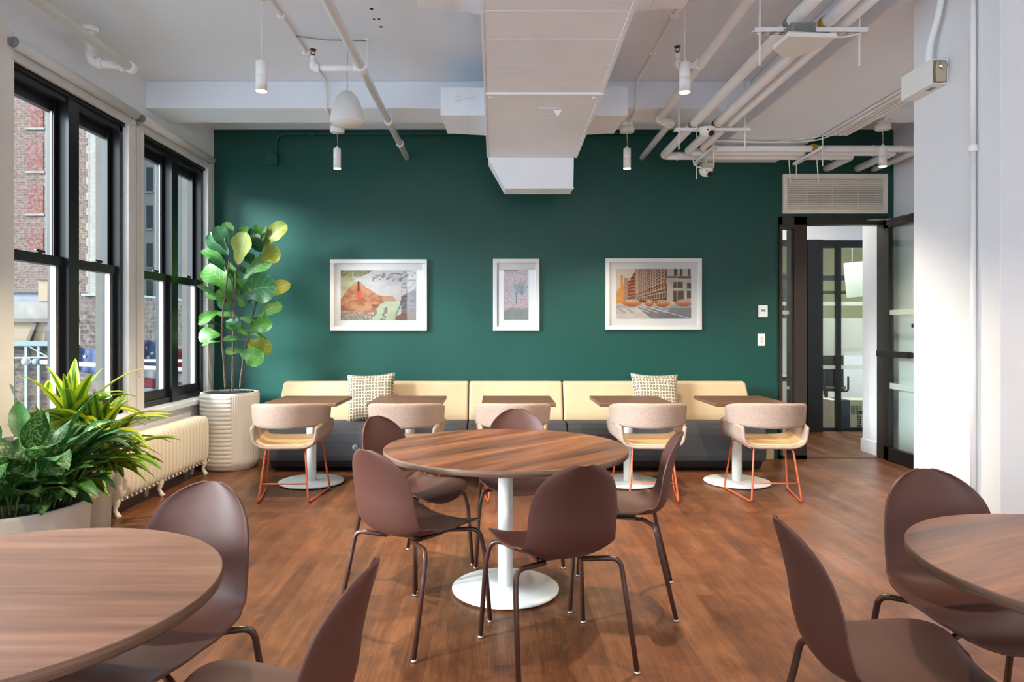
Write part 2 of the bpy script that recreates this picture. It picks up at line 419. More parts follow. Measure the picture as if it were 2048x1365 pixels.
M['agla'] = mk_leaf('aglaonema_leaf', srgb(18, 62, 24), srgb(40, 90, 34), srgb(128, 156, 88), 0, blotch=1, trans=.15)
M['agla_plain'] = mk_leaf('aglaonema_leaf_plain', srgb(24, 74, 26), srgb(50, 104, 38), srgb(84, 130, 60), 8, trans=.15)
M['stem'] = plain('green_stem', srgb(90, 120, 50), .6)

def mk_pillow():
    m = NT('ring_pattern_fabric'); m.set(.9, 0, .15)
    tc = m.n('ShaderNodeTexCoord'); mp = m.n('ShaderNodeMapping'); mp.inputs['Scale'].default_value = (15, 15, 1); m.l(tc.outputs['UV'], mp.inputs[0])
    fr = m.n('ShaderNodeVectorMath', operation='FRACTION'); m.l(mp.outputs[0], fr.inputs[0])
    sb = m.n('ShaderNodeVectorMath', operation='SUBTRACT'); m.l(fr.outputs[0], sb.inputs[0]); sb.inputs[1].default_value = (.5, .5, 0)
    sep = m.n('ShaderNodeSeparateXYZ'); m.l(sb.outputs[0], sep.inputs[0])
    d = m.math('SQRT', m.math('ADD', m.math('POWER', m.math('ABSOLUTE', sep.outputs[0]), 2), m.math('POWER', m.math('ABSOLUTE', sep.outputs[1]), 2)))
    r = m.math('ABSOLUTE', m.math('SUBTRACT', d, .27))
    f = m.ramp(r, [(.08, (1, 1, 1, 1)), (.13, (0, 0, 0, 1))])
    m.color(m.mix(f, srgb(198, 186, 164), srgb(78, 62, 50))); return m.mat
M['pillow'] = mk_pillow()

def mk_vcol(name):
    m = NT(name); m.set(.7, 0, .2); a = m.n('ShaderNodeVertexColor'); a.layer_name = 'Col'; m.l(a.outputs[0], m.bsdf.inputs['Base Color']); return m.mat
M['print'] = mk_vcol('art_print')

def rib_mat(): return M['pot_white']
# ------------------------------------------------------------------ the room
XL, XR, YB, ZC = -2.92, 4.14, 7.09, 3.42      # left wall, right wall, green wall, ceiling
YF = -3.6                                      # wall behind the camera
struct(MB().box(-3.15, XR + 2.8, YF - .2, 13.2, -.1, 0).build('floor', M['floor']))
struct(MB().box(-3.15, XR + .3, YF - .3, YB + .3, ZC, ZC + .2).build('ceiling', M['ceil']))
# green wall with the door opening and the grille recess
DX0, DX1, DZ = 2.945, 4.055, 2.51
bw = MB()
bw.box(XL - .1, DX0, YB, YB + .16, 0, ZC); bw.box(DX0, XR, YB, YB + .16, DZ, ZC)
bw.box(DX1, XR + .1, YB, YB + .16, 0, DZ)
struct(bw.build('wall_back', M['green']))
struct(MB().box(XR, XR + .15, YF, YB, 0, ZC).build('wall_right', M['white_wall']))
# wall behind the camera, with unseen openings added to let in fill daylight
fb = MB(); fx = [XL - .2, -2.3, -.5, .1, 1.9, XR + .1]
for a, b in ((0, 1), (2, 3), (4, 5)): fb.box(fx[a], fx[b], YF - .15, YF, .7, 2.9)
fb.box(fx[0], fx[-1], YF - .15, YF, 0, .7); fb.box(fx[0], fx[-1], YF - .15, YF, 2.9, ZC)
struct(fb.build('wall_front', M['white_wall']))
# window wall
WIN = [(4.12, 5.41), (5.64, 6.90), (2.52, 3.82), (.98, 2.28)]
ZS, ZH = .68, 2.975
lw = MB(); ys = sorted([y for a in WIN for y in a]); ys = [YF - .1] + ys + [YB + .16]
for i in range(0, len(ys), 2): lw.box(XL - .235, XL, ys[i], ys[i + 1], ZS, ZH)
lw.box(XL - .235, XL, YF - .1, YB + .16, -.05, ZS); lw.box(XL - .235, XL, YF - .1, YB + .16, ZH, ZC)
struct(lw.build('wall_left', M['white_wall']))
# masonry reveals and ledges outside the frames
rv = MB()
for a, b in WIN[:2]:
    rv.box(XL - .238, XL - .16, b - .012, b + .02, ZS, ZH); rv.box(XL - .238, XL - .16, a - .02, a + .012, ZS, ZH)
    rv.box(XL - .28, XL - .16, a, b, ZS - .03, ZS + .012)
struct(rv.build('trim_1', M['reveal']))
# baseboards
bb = MB(); bb.box(XL, 2.89, YB - .015, YB, 0, .11); struct(bb.build('baseboard_back', M['cream']))
struct(MB().box(XL, XL + .015, YF, YB, 0, .12).build('baseboard_left', M['white_wall']))

# window casings, sill apron
tr = MB()
tr.box(XL, XL + .018, 5.41, 5.52, ZS - .02, ZH + .02); tr.box(XL, XL + .024, 5.53, 5.64, ZS - .02, ZH + .02)
tr.box(XL, XL + .02, 3.84, 4.12, ZS - .02, ZH + .16); tr.box(XL, XL + .03, 3.84, 3.98, ZS - .02, ZH + .2)
tr.box(XL, XL + .02, 6.90, 7.0, ZS - .02, ZH + .02)
struct(tr.build('trim_2', M['trimw'], bevel=.004))
sl = MB(); sl.box(XL - .03, XL + .075, 3.9, 7.05, ZS - .055, ZS - .01); sl.box(XL, XL + .03, 3.9, 7.05, ZS - .2, ZS - .055)
struct(sl.build('trim_3', M['white_wall'], bevel=.006))

def window(k, a, b, detailed=True):
    root = struct(empty('window_%d' % k, (XL, (a + b) / 2, ZS)))
    def B(name, mb, mat, **kw):
        o = mb.build(name, mat, root, **kw); o.location = (-XL, -(a + b) / 2, -ZS); return o
    x1, x0 = XL - .03, XL - .165          # frame depth
    mid = (a + b) / 2; jw = .05
    f = MB(); f.box(x0, x1, a, a + jw, ZS, ZH); f.box(x0, x1, b - jw, b, ZS, ZH)
    f.box(x0, x1, a, b, ZH - .07, ZH); f.box(x0, x1, a, b, ZS, ZS + .05)
    f.box(x0, x1 + .01, mid - .06, mid + .06, ZS, ZH)
    f.box(x1 - .005, x1 + .02, a, b, ZH - .03, ZH)
    for yy in (mid - .1, b - .1):          # jamb stops
        f.box(x0 + .05, x0 + .07, yy, yy + .03, ZS, ZH)
    B('window_frame', f, M['black'])
    for (u0, u1) in ((a + jw, mid - .06), (mid + .06, b - jw)):
        zm = 1.81
        up = MB(); xo = x0 + .012; xi = xo + .042
        up.box(xo, xi, u0, u0 + .035, zm, ZH - .07); up.box(xo, xi, u1 - .035, u1, zm, ZH - .07)
        up.box(xo, xi, u0, u1, ZH - .14, ZH - .07); up.box(xo, xi, u0, u1, zm - .03, zm + .02)
        us = B('upper_sash', up, M['black'])
        st = MB(); st.box(xi - .004, xi + .003, u1 - .045, u1 - .035, zm, ZH - .14)
        o = st.build('weather_strip', M['blind'], us)
        g = MB(); g.box(xo + .02, xo + .024, u0 + .03, u1 - .03, zm + .01, ZH - .13); g.build('pane', M['window_glass'], us)
        lo = MB(); xo = x0 + .062; xi = xo + .045
        lo.box(xo, xi, u0, u0 + .05, ZS + .05, zm + .03); lo.box(xo, xi, u1 - .05, u1, ZS + .05, zm + .03)
        lo.box(xo, xi + .008, u0, u1, zm - .035, zm + .03); lo.box(xo, xi + .006, u0, u1, ZS + .05, ZS + .13)
        ls = B('lower_sash', lo, M['black'])
        st = MB(); st.box(xo - .003, xi - .012, u1 - .062, u1 - .05, ZS + .13, zm - .035); st.build('weather_strip', M['blind'], ls)
        g = MB(); g.box(xo + .02, xo + .024, u0 + .045, u1 - .045, ZS + .12, zm - .03); g.build('pane', M['window_glass'], ls)
        if detailed:
            lk = MB(); yc = (u0 + u1) / 2
            lk.box(xi - .01, xi + .03, yc - .035, yc + .035, zm + .03, zm + .038); lk.bar((xi + .01, yc - .03, zm + .048), (xi + .02, yc + .045, zm + .044), .012, .01)
            lk.build('sash_lock', M['black'], ls)
    return root
for k, (a, b) in enumerate(WIN): window(k + 1, a, b, k < 2)

# beams
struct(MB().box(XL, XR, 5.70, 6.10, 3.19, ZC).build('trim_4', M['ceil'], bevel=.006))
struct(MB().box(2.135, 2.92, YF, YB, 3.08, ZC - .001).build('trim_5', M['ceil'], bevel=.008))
# column under the long beam
CX, CY0, CY1 = 2.237, 3.02, 3.65
struct(MB().box(CX, 2.87, CY0, CY1, 0, 3.08).build('wall_column', M['white_wall'], bevel=.004))

# ------------------------------------------------------------------ door, sidelight, frame
df = struct(empty('door_1', (3.5, YB, 0)))
def D(name, mb, mat, par=df, **kw):
    o = mb.build(name, mat, par, **kw)
    if par is df: o.location = (-3.5, -YB, 0)
    return o
f = MB(); y0, y1 = YB - .03, YB + .1
xs = [2.945, 2.975, 3.095, 3.225]
f.box(xs[0], xs[1], y0, y1, 0, DZ); f.box(xs[2], xs[3], y0, y1, 0, DZ); f.box(xs[0], DX1, y0, y1, 2.43, DZ)
f.box(xs[0], xs[3], y0, y1, 0, .04); f.box(DX1 - .03, DX1, y0, y1, 0, DZ)
f.box(xs[1], xs[2], y0, y1, 2.39, 2.43); f.box(xs[2] - .025, xs[2], y0 + .02, y1, 0, DZ)
D('door_frame', f, M['bronze'])
g = MB(); g.box(xs[1], xs[2] - .02, YB + .03, YB + .036, .04, 2.39); D('pane', g, M['part_glass'])
g = MB(); g.box(xs[1], xs[2] - .02, YB + .026, YB + .029, 1.50, 1.54); g.box(xs[1], xs[2] - .02, YB + .026, YB + .029, .72, .75); D('frosted_band', g, M['frost'])
s = MB(); s.box(xs[3] - .03, xs[3] + .004, YB + .0, YB + .03, .96, 1.06); D('strike_plate', s, M['brass'])
th = MB(); th.box(xs[3], DX1 - .03, YB + .02, YB + .03, .001, .004); D('threshold', th, M['bronze'])
# the open leaf
lf = struct(empty('door_2', (4.03, YB - .03, 0)))
def Lf(name, mb, mat): o = mb.build(name, mat, lf); o.location = (-4.03, -(YB - .03), 0); return o
la, lb, lx0, lx1 = 6.14, 7.04, 4.005, 4.05
m_ = MB(); m_.box(lx0, lx1, lb - .09, lb, .01, 2.46); m_.box(lx0, lx1, la, la + .09, .01, 2.46)
m_.box(lx0, lx1, la, lb, .01, .14); m_.box(lx0, lx1, la, lb, 2.38, 2.46); Lf('door_leaf', m_, M['black'])
m_ = MB(); m_.box(4.025, 4.031, la + .08, lb - .08, .13, 2.39); Lf('pane', m_, M['part_glass'])
m_ = MB(); m_.box(4.018, 4.022, la + .08, lb - .08, 1.49, 1.54); m_.box(4.018, 4.022, la + .08, lb - .08, .74, .80); Lf('frosted_band', m_, M['frost'])
m_ = MB(); m_.box(3.93, 3.975, 6.50, 7.04, 1.065, 1.125); m_.box(3.965, lx0, 6.90, 6.94, 1.075, 1.115); m_.box(3.94, lx0, 6.24, 6.50, 1.07, 1.12); Lf('push_bar', m_, M['rubber'])
m_ = MB(); m_.box(3.995, lx0, 6.46, 6.55, 1.36, 1.40); Lf('lock_case', m_, M['rubber'])
m_ = MB(); m_.bar((3.85, YB - .04, 2.47), (4.0, 6.75, 2.44), .02, .015); m_.box(3.95, 4.06, 6.6, 6.9, 2.40, 2.45); Lf('door_closer', m_, M['chrome'])

# transfer grille above the door
gr = thing('vent_grille', 'cream louvred air grille on the green wall above the glass door', 'vent grille', (3.5, YB - .02, 2.7))
gx0, gx1, gz0, gz1 = 2.985, 4.065, 2.545, 2.955
def G(name, mb, mat, **kw): o = mb.build(name, mat, gr, **kw); o.location = (-3.5, -(YB - .02), -2.7); return o
m_ = MB(); t_ = .04
m_.box(gx0, gx1, YB - .03, YB, gz0, gz0 + t_); m_.box(gx0, gx1, YB - .03, YB, gz1 - t_, gz1); m_.box(gx0, gx0 + t_, YB - .03, YB, gz0 + t_, gz1 - t_); m_.box(gx1 - t_, gx1, YB - .03, YB, gz0 + t_, gz1 - t_)
G('grille_frame', m_, M['grate'], bevel=.003)
m_ = MB(); n_ = 18
for i in range(n_):
    z = gz0 + t_ + (i + .5) * (gz1 - gz0 - 2 * t_) / n_
    m_.bar((gx0 + t_, YB - .016, z), (gx1 - t_, YB - .016, z), .016, .0128)
for x in (3.235, 3.5, 3.765): m_.box(x - .005, x + .005, YB - .012, YB - .004, gz0 + t_, gz1 - t_)
G('louvre', m_, M['grate'])
m_ = MB(); m_.box(gx0 + t_, gx1 - t_, YB - .004, YB - .001, gz0 + t_, gz1 - t_); G('shade_backing', m_, M['darkv'])  # flat dark sheet standing in for the shade behind the louvres
# ------------------------------------------------------------------ round tables
def round_table(label, loc, r, rb, topmat, rot=0, ped=True):
    t = thing('round_table', label, 'table', loc, rot, None)
    H, T = .74, .028
    mb = MB(); n = 96
    mb.lathe([(r - .0025, H - T), (r, H - T + .003), (r, H - .003), (r - .0025, H)], n=n, m=1, caps=False)
    mb.f.append([k for k in range(n)][::-1]); mb.m.append(0); mb.sm.append(False)
    mb.f.append([3 * n + k for k in range(n)]); mb.m.append(0); mb.sm.append(False)
    mb.build('tabletop', [topmat, M['table_edge']], t)
    mb = MB(); mb.lathe([(.038, .012), (.038, H - T - .006)], n=32); mb.lathe([(.14, H - T - .006), (.14, H - T)], n=32)
    mb.build('pedestal', M['white_metal'], t)
    mb = MB(); mb.lathe([(rb - .003, .010), (rb, .013), (rb, .019), (rb - .004, .022), (.05, .0225), (.045, .03), (.0, .03)], n=72)
    b = mb.build('table_base', M['white_metal'], t)
    for k in range(6):
        a = R(60 * k + 10); MB().lathe([(.016, 0), (.018, .011)], c=(math.cos(a) * rb * .86, math.sin(a) * rb * .86, 0), n=12).build('glide', M['plate'], b)
    return t
round_table('full round wood-topped table on a white disc base, circled by five brown chairs', (.054, 3.51, 0), .622, .274, M['table_diag'])
round_table('round wood table with straight grain, cut off beside the potted plants', (-1.17, 1.56, 0), .51, .24, M['table'], R(0))
round_table('round wood table cut off by the frame edge beside the white column', (1.625, 1.72, 0), .51, .24, M['table_diag'], R(160))

# ------------------------------------------------------------------ shell chairs
def shell_chair():
    t = thing('shell_chair', 'brown moulded shell chair', 'chair', (0, 0, 0), 0, 'brown moulded shell chairs')
    prof = catmull([(0, .262, .424), (0, .235, .447), (0, .15, .457), (0, .02, .447), (0, -.09, .440), (0, -.155, .452), (0, -.198, .488), (0, -.222, .56),
                    (0, -.236, .65), (0, -.255, .73), (0, -.278, .80), (0, -.292, .838)], 200)
    # arclength
    S = [0]
    for i in range(1, 200): S.append(S[-1] + (prof[i] - prof[i - 1]).length)
    tot = S[-1]
    def at(v):
        s = v * tot
        for i in range(1, 200):
            if S[i] >= s:
                k = (s - S[i - 1]) / (S[i] - S[i - 1] + 1e-9); return prof[i - 1].lerp(prof[i], k)
        return prof[-1]
    def W(v):
        base = [(0, .225), (.2, .228), (.4, .214), (.55, .204), (.72, .196), (.85, .188), (1, .18)]
        for i in range(1, len(base)):
            if v <= base[i][0]:
                a, b = base[i - 1], base[i]; k = (v - a[0]) / (b[0] - a[0]); k = k * k * (3 - 2 * k); w_ = a[1] + (b[1] - a[1]) * k; break
        dv = v * tot
        # rounded front corners and rounded top
        rf, rt = .10, .19
        if dv < rf: w_ -= .105 * (1 - math.sqrt(max(0, 1 - ((rf - dv) / rf) ** 2)))
        dt = tot - dv
        if dt < rt: w_ *= math.sqrt(max(0, 1 - ((rt - dt) / rt) ** 2.3))
        return max(w_, .004)
    rows = []
    nv = 46; nu = 17
    vs = [0, .004, .012, .025] + [.04 + (.92 - .04) * i / (nv - 1) for i in range(nv)] + [.935, .95, .963, .974, .983, .990, .9945, .997]
    for v in vs:
        c = at(v); tg = (at(min(1, v + .01)) - at(max(0, v - .01))).normalized(); nrm = Vector((0, -tg.z, tg.y))  # normal in YZ (up for seat, forward for back)
        if nrm.z < -.2: nrm = -nrm
        nrm = Vector((0, tg.z, -tg.y)) if tg.y < 0 or tg.z > .5 else nrm
        w_ = W(v); row = []
        seatw = max(0, 1 - v / .5); backw = max(0, min(1, (v - .42) / .2))
        for j in range(nu):
            u = -1 + 2 * j / (nu - 1)
            wrap = backw * .050 * (w_ / .2) + (1 - backw) * .030 + .02 * math.exp(-((v - .47) / .1) ** 2)
            lift = wrap * abs(u) ** 2.4
            p = c + Vector((w_ * u * (1 - .05 * backw * u * u), 0, 0))
            ny = Vector((0, 1, 0)) * backw + Vector((0, 0, 1)) * (1 - backw)
            p = p + ny.normalized() * lift
            # front lip rolls down
            if v < .08: p.z -= .012 * (1 - v / .08) ** 2
            row.append(p)
        rows.append(row)
    mb = MB(); mb.grid(rows)
    sh = mb.build('shell', M['shell'], t, solid=.007)
    bv = sh.modifiers.new('b', 'BEVEL'); bv.width = .0028; bv.segments = 2; bv.limit_method = 'ANGLE'; bv.angle_limit = R(50)
    # underframe
    mb = MB(); r = .0105
    for s in (-1, 1):
        mb.tube([(s * .10, .12, .424), (s * .07, 0, .418), (s * .09, -.10, .418)], .009, 10)
    mb.box(-.10, .10, -.06, .09, .414, .424); mb.lathe([(.012, .404), (.012, .414)], c=(.06, .0, 0), n=12); 
    mb.build('under_frame', M['leg'], t)
    for s in (-1, 1):
        for fr in (1, -1):
            if fr == 1: pts = [(s * .09, .12, .424), (s * .205, .215, .428), (s * .225, .226, .34), (s * .245, .245, .012)]
            else: pts = [(s * .08, -.09, .418), (s * .222, -.150, .424), (s * .229, -.164, .34), (s * .245, -.242, .012)]
            lg = MB().tube(bend(pts, .045, 6), r, 14).build('leg', M['leg'], t)
            x, y = pts[-1][0], pts[-1][1]
            MB().lathe([(.006, .014), (.0125, .010), (.0135, .004), (.012, 0)][::-1], c=(x, y, 0), n=16).build('glide', M['chrome'], lg)
    return t
def place(src, first, x, y, hx, hy, label, grp=None):
    a = math.atan2(-hx, hy)
    if first: src.location = (x, y, 0); src.rotation_euler.z = a; src['label'] = label; return src
    return dup(src, (x, y, 0), a, label)
CH_ = [(-.367, 3.09, .626, .78, 'brown shell chair with its back to the camera, window side of the centre table'),
       (-.468, 3.815, .826, -.563, 'brown shell chair behind the window side of the centre table, seat lit by a lamp'),
       (.137, 4.07, 0.0, -1, 'brown shell chair behind the centre table with only its rounded top showing above it'),
       (.643, 3.42, -.98, .2, 'brown shell chair seen side-on at the doorway side of the centre table'),
       (.245, 2.81, -.31, .95, 'brown shell chair turned away, pulled up in front of the centre table pedestal'),
       (-.985, 1.985, -.16, -1, 'brown shell chair with pale sheen, tucked behind the table beside the potted plants'),
       (-.545, 1.515, -1, .12, 'brown shell chair seen edge-on, cut off below, beside the straight-grained table'),
       (1.535, 2.19, -.08, -1, 'brown shell chair with its rounded back facing us between the column and the cut-off table'),
       (1.04, 1.80, 1, -.10, 'brown shell chair with purple-brown back, drawn up sideways to the table by the column')]
_sc = shell_chair()
for i, (x, y, hx, hy, lb) in enumerate(CH_): place(_sc, i == 0, x, y, hx, hy, lb)

# ------------------------------------------------------------------ upholstered sled chairs
def tub_chair():
    t = thing('tub_chair', 'beige felt tub chair', 'chair', (0, 0, 0), 0, 'beige felt chairs on orange sled frames')
    # seat bucket: U section from arm to arm, open at the back under the band
    def bucket(off, y0, y1, mb, m=0, top=0):
        rows = []; nv = 12; nu = 33
        for i in range(nv):
            v = i / (nv - 1); y = y0 + (y1 - y0) * v; row = []
            hw = .236 + .044 * v - .03 * max(0, (v - .8) / .2) ** 2 - .012 * (1 - v)   # half width
            zt = .588 + .032 * math.sin(min(1, v * 1.25) * PI / 2) - .10 * max(0, (v - .72) / .28) ** 2.2                 # arm top
            zb = .425 + .02 * v
            for j in range(nu):
                a = -1 + 2 * j / (nu - 1)
                ang = abs(a); x = (hw + off) * math.sin(min(1, ang * 1.35) * PI / 2) * (1 if a > 0 else -1)
                k = max(0, (ang - .22) / .78)
                z = zb - off + (zt - zb) * (k ** 2.1) 
                x *= 1 + .10 * k * k
                row.append((x, y, z))
            rows.append(row)
        return rows
    mb = MB(); mb.grid(bucket(0, -.245, .265, mb))
    mb.build('seat_bucket', M['felt'], t, solid=.030, subsurf=1)
    mb = MB(); rr = bucket(0, -.225, .24, mb)
    rr = [[(x * .985, y, z + .0175) for (x, y, z) in row[4:-4]] for row in rr]
    mb.grid(rr); mb.build('seat_lining', M['seat_wood'], t, solid=.003)
    # back band
    rows = []; nz = 7; na = 49
    for i in range(nz):
        v = i / (nz - 1); row = []
        for j in range(na):
            a = -1 + 2 * j / (na - 1); th = a * R(103)
            k = abs(a) ** 3
            zlo = .572 + .010 * abs(a); zhi = .775 - .062 * abs(a) ** 2.6
            z = zlo + (zhi - zlo) * v
            rx = .283 + .012 * v; ry = .283 + .02 * v
            x = rx * math.sin(th) * (1 if abs(a) < .85 else 1 + 0.0); y = .015 - ry * math.cos(th)
            row.append((x, y, z))
        rows.append(row)
    mb = MB(); mb.grid(rows); mb.build('backrest', M['felt'], t, solid=.032, subsurf=1)
    # sled frames
    for s in (-1, 1):
        rf = [(s * .17, -.19, .412), (s * .145, -.19, .424)]
        pts = [(s * .10, -.10, .408), (s * .150, -.185, .412), (s * .190, -.262, .010), (s * .262, .235, .010), (s * .212, .155, .432), (s * .15, -.13, .405)]
        MB().tube(bend(pts, .035, 6), .0075, 12).build('leg', M['orange'], t)
    MB().tube([(-.177, -.236, .150), (.177, -.236, .150)], .0065, 10).build('stretcher', M['orange'], t)
    for s in (-1, 1):
        MB().box(s * .198 - .006, s * .198 + .006, -.225, -.195, 0, .006).build('glide', M['rubber'], t); MB().box(s * .256 - .006, s * .256 + .006, .18, .21, 0, .006).build('glide', M['rubber'], t)
    return t
TC = [(-1.64, 5.50, R(3), 'beige felt chair on orange sled legs, end of the row beside the ribbed planter'),
      (-.715, 5.52, 0, 'beige felt chair on orange sled legs, half hidden by brown chairs near the patterned cushion'),
      (.14, 5.52, 0, 'beige felt chair mostly hidden behind the centre table, at the middle bench table'),
      (1.235, 5.52, R(-2), 'beige felt chair on orange sled legs behind the side-on brown chair'),
      (2.185, 5.52, R(-3), 'beige felt chair on orange sled legs, end of the row beside the doorway')]
_tc = tub_chair()
for i, (x, y, a, lb) in enumerate(TC):
    if i == 0: _tc.location = (x, y, 0); _tc.rotation_euler.z = a; _tc['label'] = lb
    else: dup(_tc, (x, y, 0), a, lb)

# ------------------------------------------------------------------ square bench tables
def sq_table():
    t = thing('square_table', 'square table', 'table', (0, 0, 0), 0, 'small square tables along the bench')
    MB().box(-.305, .305, -.35, .29, .708, .738).build('tabletop', M['square_top'], t, bevel=.003)
    mb = MB(); mb.lathe([(.041, .012), (.041, .70)], c=(0, .04, 0), n=32); mb.box(-.16, .16, -.12, .2, .70, .708); mb.build('pedestal', M['white_metal'], t)
    mb = MB(); mb.lathe([(.277, .010), (.28, .013), (.28, .019), (.277, .022), (.0, .023)], c=(0, .04, 0), n=64); b = mb.build('table_base', M['white_metal'], t)
    for k in range(6): MB().lathe([(.015, 0), (.017, .011)], c=(math.cos(k * PI / 3) * .24, math.sin(k * PI / 3) * .24 + .04, 0), n=12).build('glide', M['plate'], b)
    return t
ST = [(-1.605, 'square wood bench table beside the ribbed planter'), (-.745, 'square wood bench table directly before the grey ring-pattern cushion'),
      (.195, 'square wood bench table in the middle of the bench row'), (1.165, 'square wood bench table in front of the yellow-lit ring-pattern cushion'),
      (2.115, 'square wood bench table at the doorway end of the bench')]
_st = sq_table()
for i, (x, lb) in enumerate(ST):
    if i == 0: _st.location = (x, 5.93, 0); _st['label'] = lb
    else: dup(_st, (x, 5.93, 0), 0, lb)

# ------------------------------------------------------------------ bench
def bench(x0, x1, label, bx0, bx1, outlets, endl, endr):
    t = thing('bench_section', label, 'bench', ((x0 + x1) / 2, 6.7, 0), 0, 'upholstered bench sections')
    ox = -(x0 + x1) / 2
    def B(name, mb, mat, **kw):
        o = mb.build(name, mat, t, **kw); o.location = (ox, -6.7, 0); return o
    seat = [(6.42, .10), (6.405, .16), (6.40, .30), (6.405, .36), (6.425, .41), (6.47, .445), (6.54, .462), (6.98, .452), (6.98, .10)]
    B('seat', MB().prism(seat, x0 + .003, x1 - .003, 'x'), M['charcoal'], bevel=.016, seg=3)
    bk = [(6.69, .44), (6.70, .50), (6.80, .815), (6.86, .825), (6.94, .80), (6.97, .44)]
    mb = MB(); n = len(bk)
    k0 = .04 if endl else 0; k1 = .04 if endr else 0
    def xa(z, side): 
        f = max(0, (z - .45) / .37)
        return (bx0 - (k0 * (1 - f))) if side == 0 else (bx1 + k1 * (1 - f))
    vs = [(xa(z, 0) + .002, y, z) for y, z in bk] + [(xa(z, 1) - .002, y, z) for y, z in bk]
    mb.add(vs, [list(range(n))[::-1], [n + i for i in range(n)]] + [(i, (i + 1) % n, n + (i + 1) % n, n + i) for i in range(n)])
    B('backrest', mb, M['cream'], bevel=.022, seg=4)
    pl = [(6.50, .015), (6.46, .04), (6.43, .10), (6.98, .10), (6.98, .015)]
    B('plinth', MB().prism(pl, x0 + (.03 if endl else .0), x1 - (.03 if endr else 0), 'x'), M['plinth'], bevel=.012)
    mb = MB()
    for x in (x0 + .25, x1 - .25):
        for y in (6.53, 6.9): mb.lathe([(.02, 0), (.02, .02)], c=(x, y, 0), n=14)
    B('foot', mb, M['rubber'])
    for x in outlets:
        mb = MB(); mb.lathe([(.0, -.008), (.026, -.008), (.028, -.004), (.028, .004)], c=(x, 6.40, .235), n=24, axis='y', caps=False)
        o = B('power_outlet', mb, M['grey_plastic'])
        mb = MB(); mb.box(x - .009, x - .006, 6.390, 6.393, .236, .246); mb.box(x + .006, x + .009, 6.390, 6.393, .236, .246); mb.box(x - .002, x + .002, 6.390, 6.393, .224, .229)
        mb.build('slot', M['rubber'], o)
bench(-2.15, -.262, 'long cream and charcoal bench section at the planter end', -2.11, -.262, [-1.31], 1, 0)
bench(-.258, .682, 'short middle cream and charcoal bench section', -.258, .672, [], 0, 0)
bench(.686, 2.555, 'long cream and charcoal bench section at the doorway end', .676, 2.50, [1.545, 2.49], 0, 1)

# ------------------------------------------------------------------ cushions
def cushion(x, label, rz, roll, tilt, size=.47):
    n = 25; mbs = MB()
    for side in (1, -1):
        rows = []
        for i in range(n):
            row = []
            for j in range(n):
                u = -1 + 2 * j / (n - 1); v = -1 + 2 * i / (n - 1)
                th = .075 * max(0, (1 - u ** 4)) ** .55 * max(0, (1 - v ** 4)) ** .55
                pinch = 1 - .085 * (1 - v * v) * abs(u) ** 3; pv = 1 - .085 * (1 - u * u) * abs(v) ** 3
                x_ = u * size / 2 * pinch; z_ = v * size / 2 * pv
                wr = .006 * noise.noise(Vector((u * 3, v * 3, side)))
                row.append((x_, -side * (th + wr * (1 - max(abs(u), abs(v)) ** 3)), z_))
            rows.append(row if side == 1 else row[::-1])
        mbs.grid(rows)
    o = mbs.build('cushion', M['pillow'], None)
    tag(o, label, 'cushion', 'ring-pattern cushions on the bench')
    o.rotation_euler = (R(-tilt), R(roll), R(rz)); o.location = (x, 6.615, .685)
    return o
cushion(-1.20, 'square ring-pattern cushion in grey light between the first two bench tables', 0, -3, 17)
cushion(1.555, 'square ring-pattern cushion in yellow light behind a bench table', 4, 2, 17)

# ------------------------------------------------------------------ radiator
rd = thing('radiator', 'long cream cast-iron radiator standing under the windows', 'radiator', (-2.75, 5.58, 0))
ra, rb_ = 4.82, 6.35; ns = 24; st = (rb_ - ra) / ns
sec = MB(); 
xs_, z0_, z1_ = .098, .115, .545
prof = []
for k in range(28):
    a = 2 * PI * k / 28; c, s = math.cos(a), math.sin(a)
    px = math.copysign(abs(c) ** .45, c) * xs_; pz = math.copysign(abs(s) ** .35, s) * (z1_ - z0_) / 2 + (z0_ + z1_) / 2
    prof.append((px, pz))
rows = []
for yy, k in ((-.5, .80), (-.44, .88), (-.27, .975), (0, 1.0), (.27, .975), (.44, .88), (.5, .80)):
    rows.append([(px * k, yy * st * .98, (pz - .33) * (1 - (1 - k) * .45) + .33) for px, pz in prof])
sec.grid(rows, closed=True, uv=False)
n28 = 28; o0 = 0
sec.f += [list(range(28))[::-1], [6 * 28 + i for i in range(28)]]; sec.m += [0, 0]; sec.sm += [False, False]
sec.lathe([(0, -.004), (.007, -.002), (.010, .008)], c=(xs_ * .98, 0, z0_ + .02), n=10, axis='x', caps=False)
s0 = sec.build('radiator_section', M['rad'], rd)
s0.location = (.0, ra + st * .5 - 5.58, 0)
for i in range(1, ns):
    c = s0.copy(); COL.objects.link(c); c.location.y = ra + st * (i + .5) - 5.58
for yy in (ra + st * .5, ra + st * 10.5, rb_ - st * .6):
    mb = MB(); mb.tube([(.05, 0, .16), (.062, 0, .10), (.05, 0, .055), (.068, -.0, .02), (.082, -.0, 0)], [.03, .024, .014, .017, .022], 14)
    mb.tube([(-.05, 0, .16), (-.06, 0, .10), (-.05, 0, .05), (-.06, 0, 0)], [.03, .022, .014, .02], 12)
    f = mb.build('foot', M['rad'], rd); f.location = (0, yy - 5.58, 0)

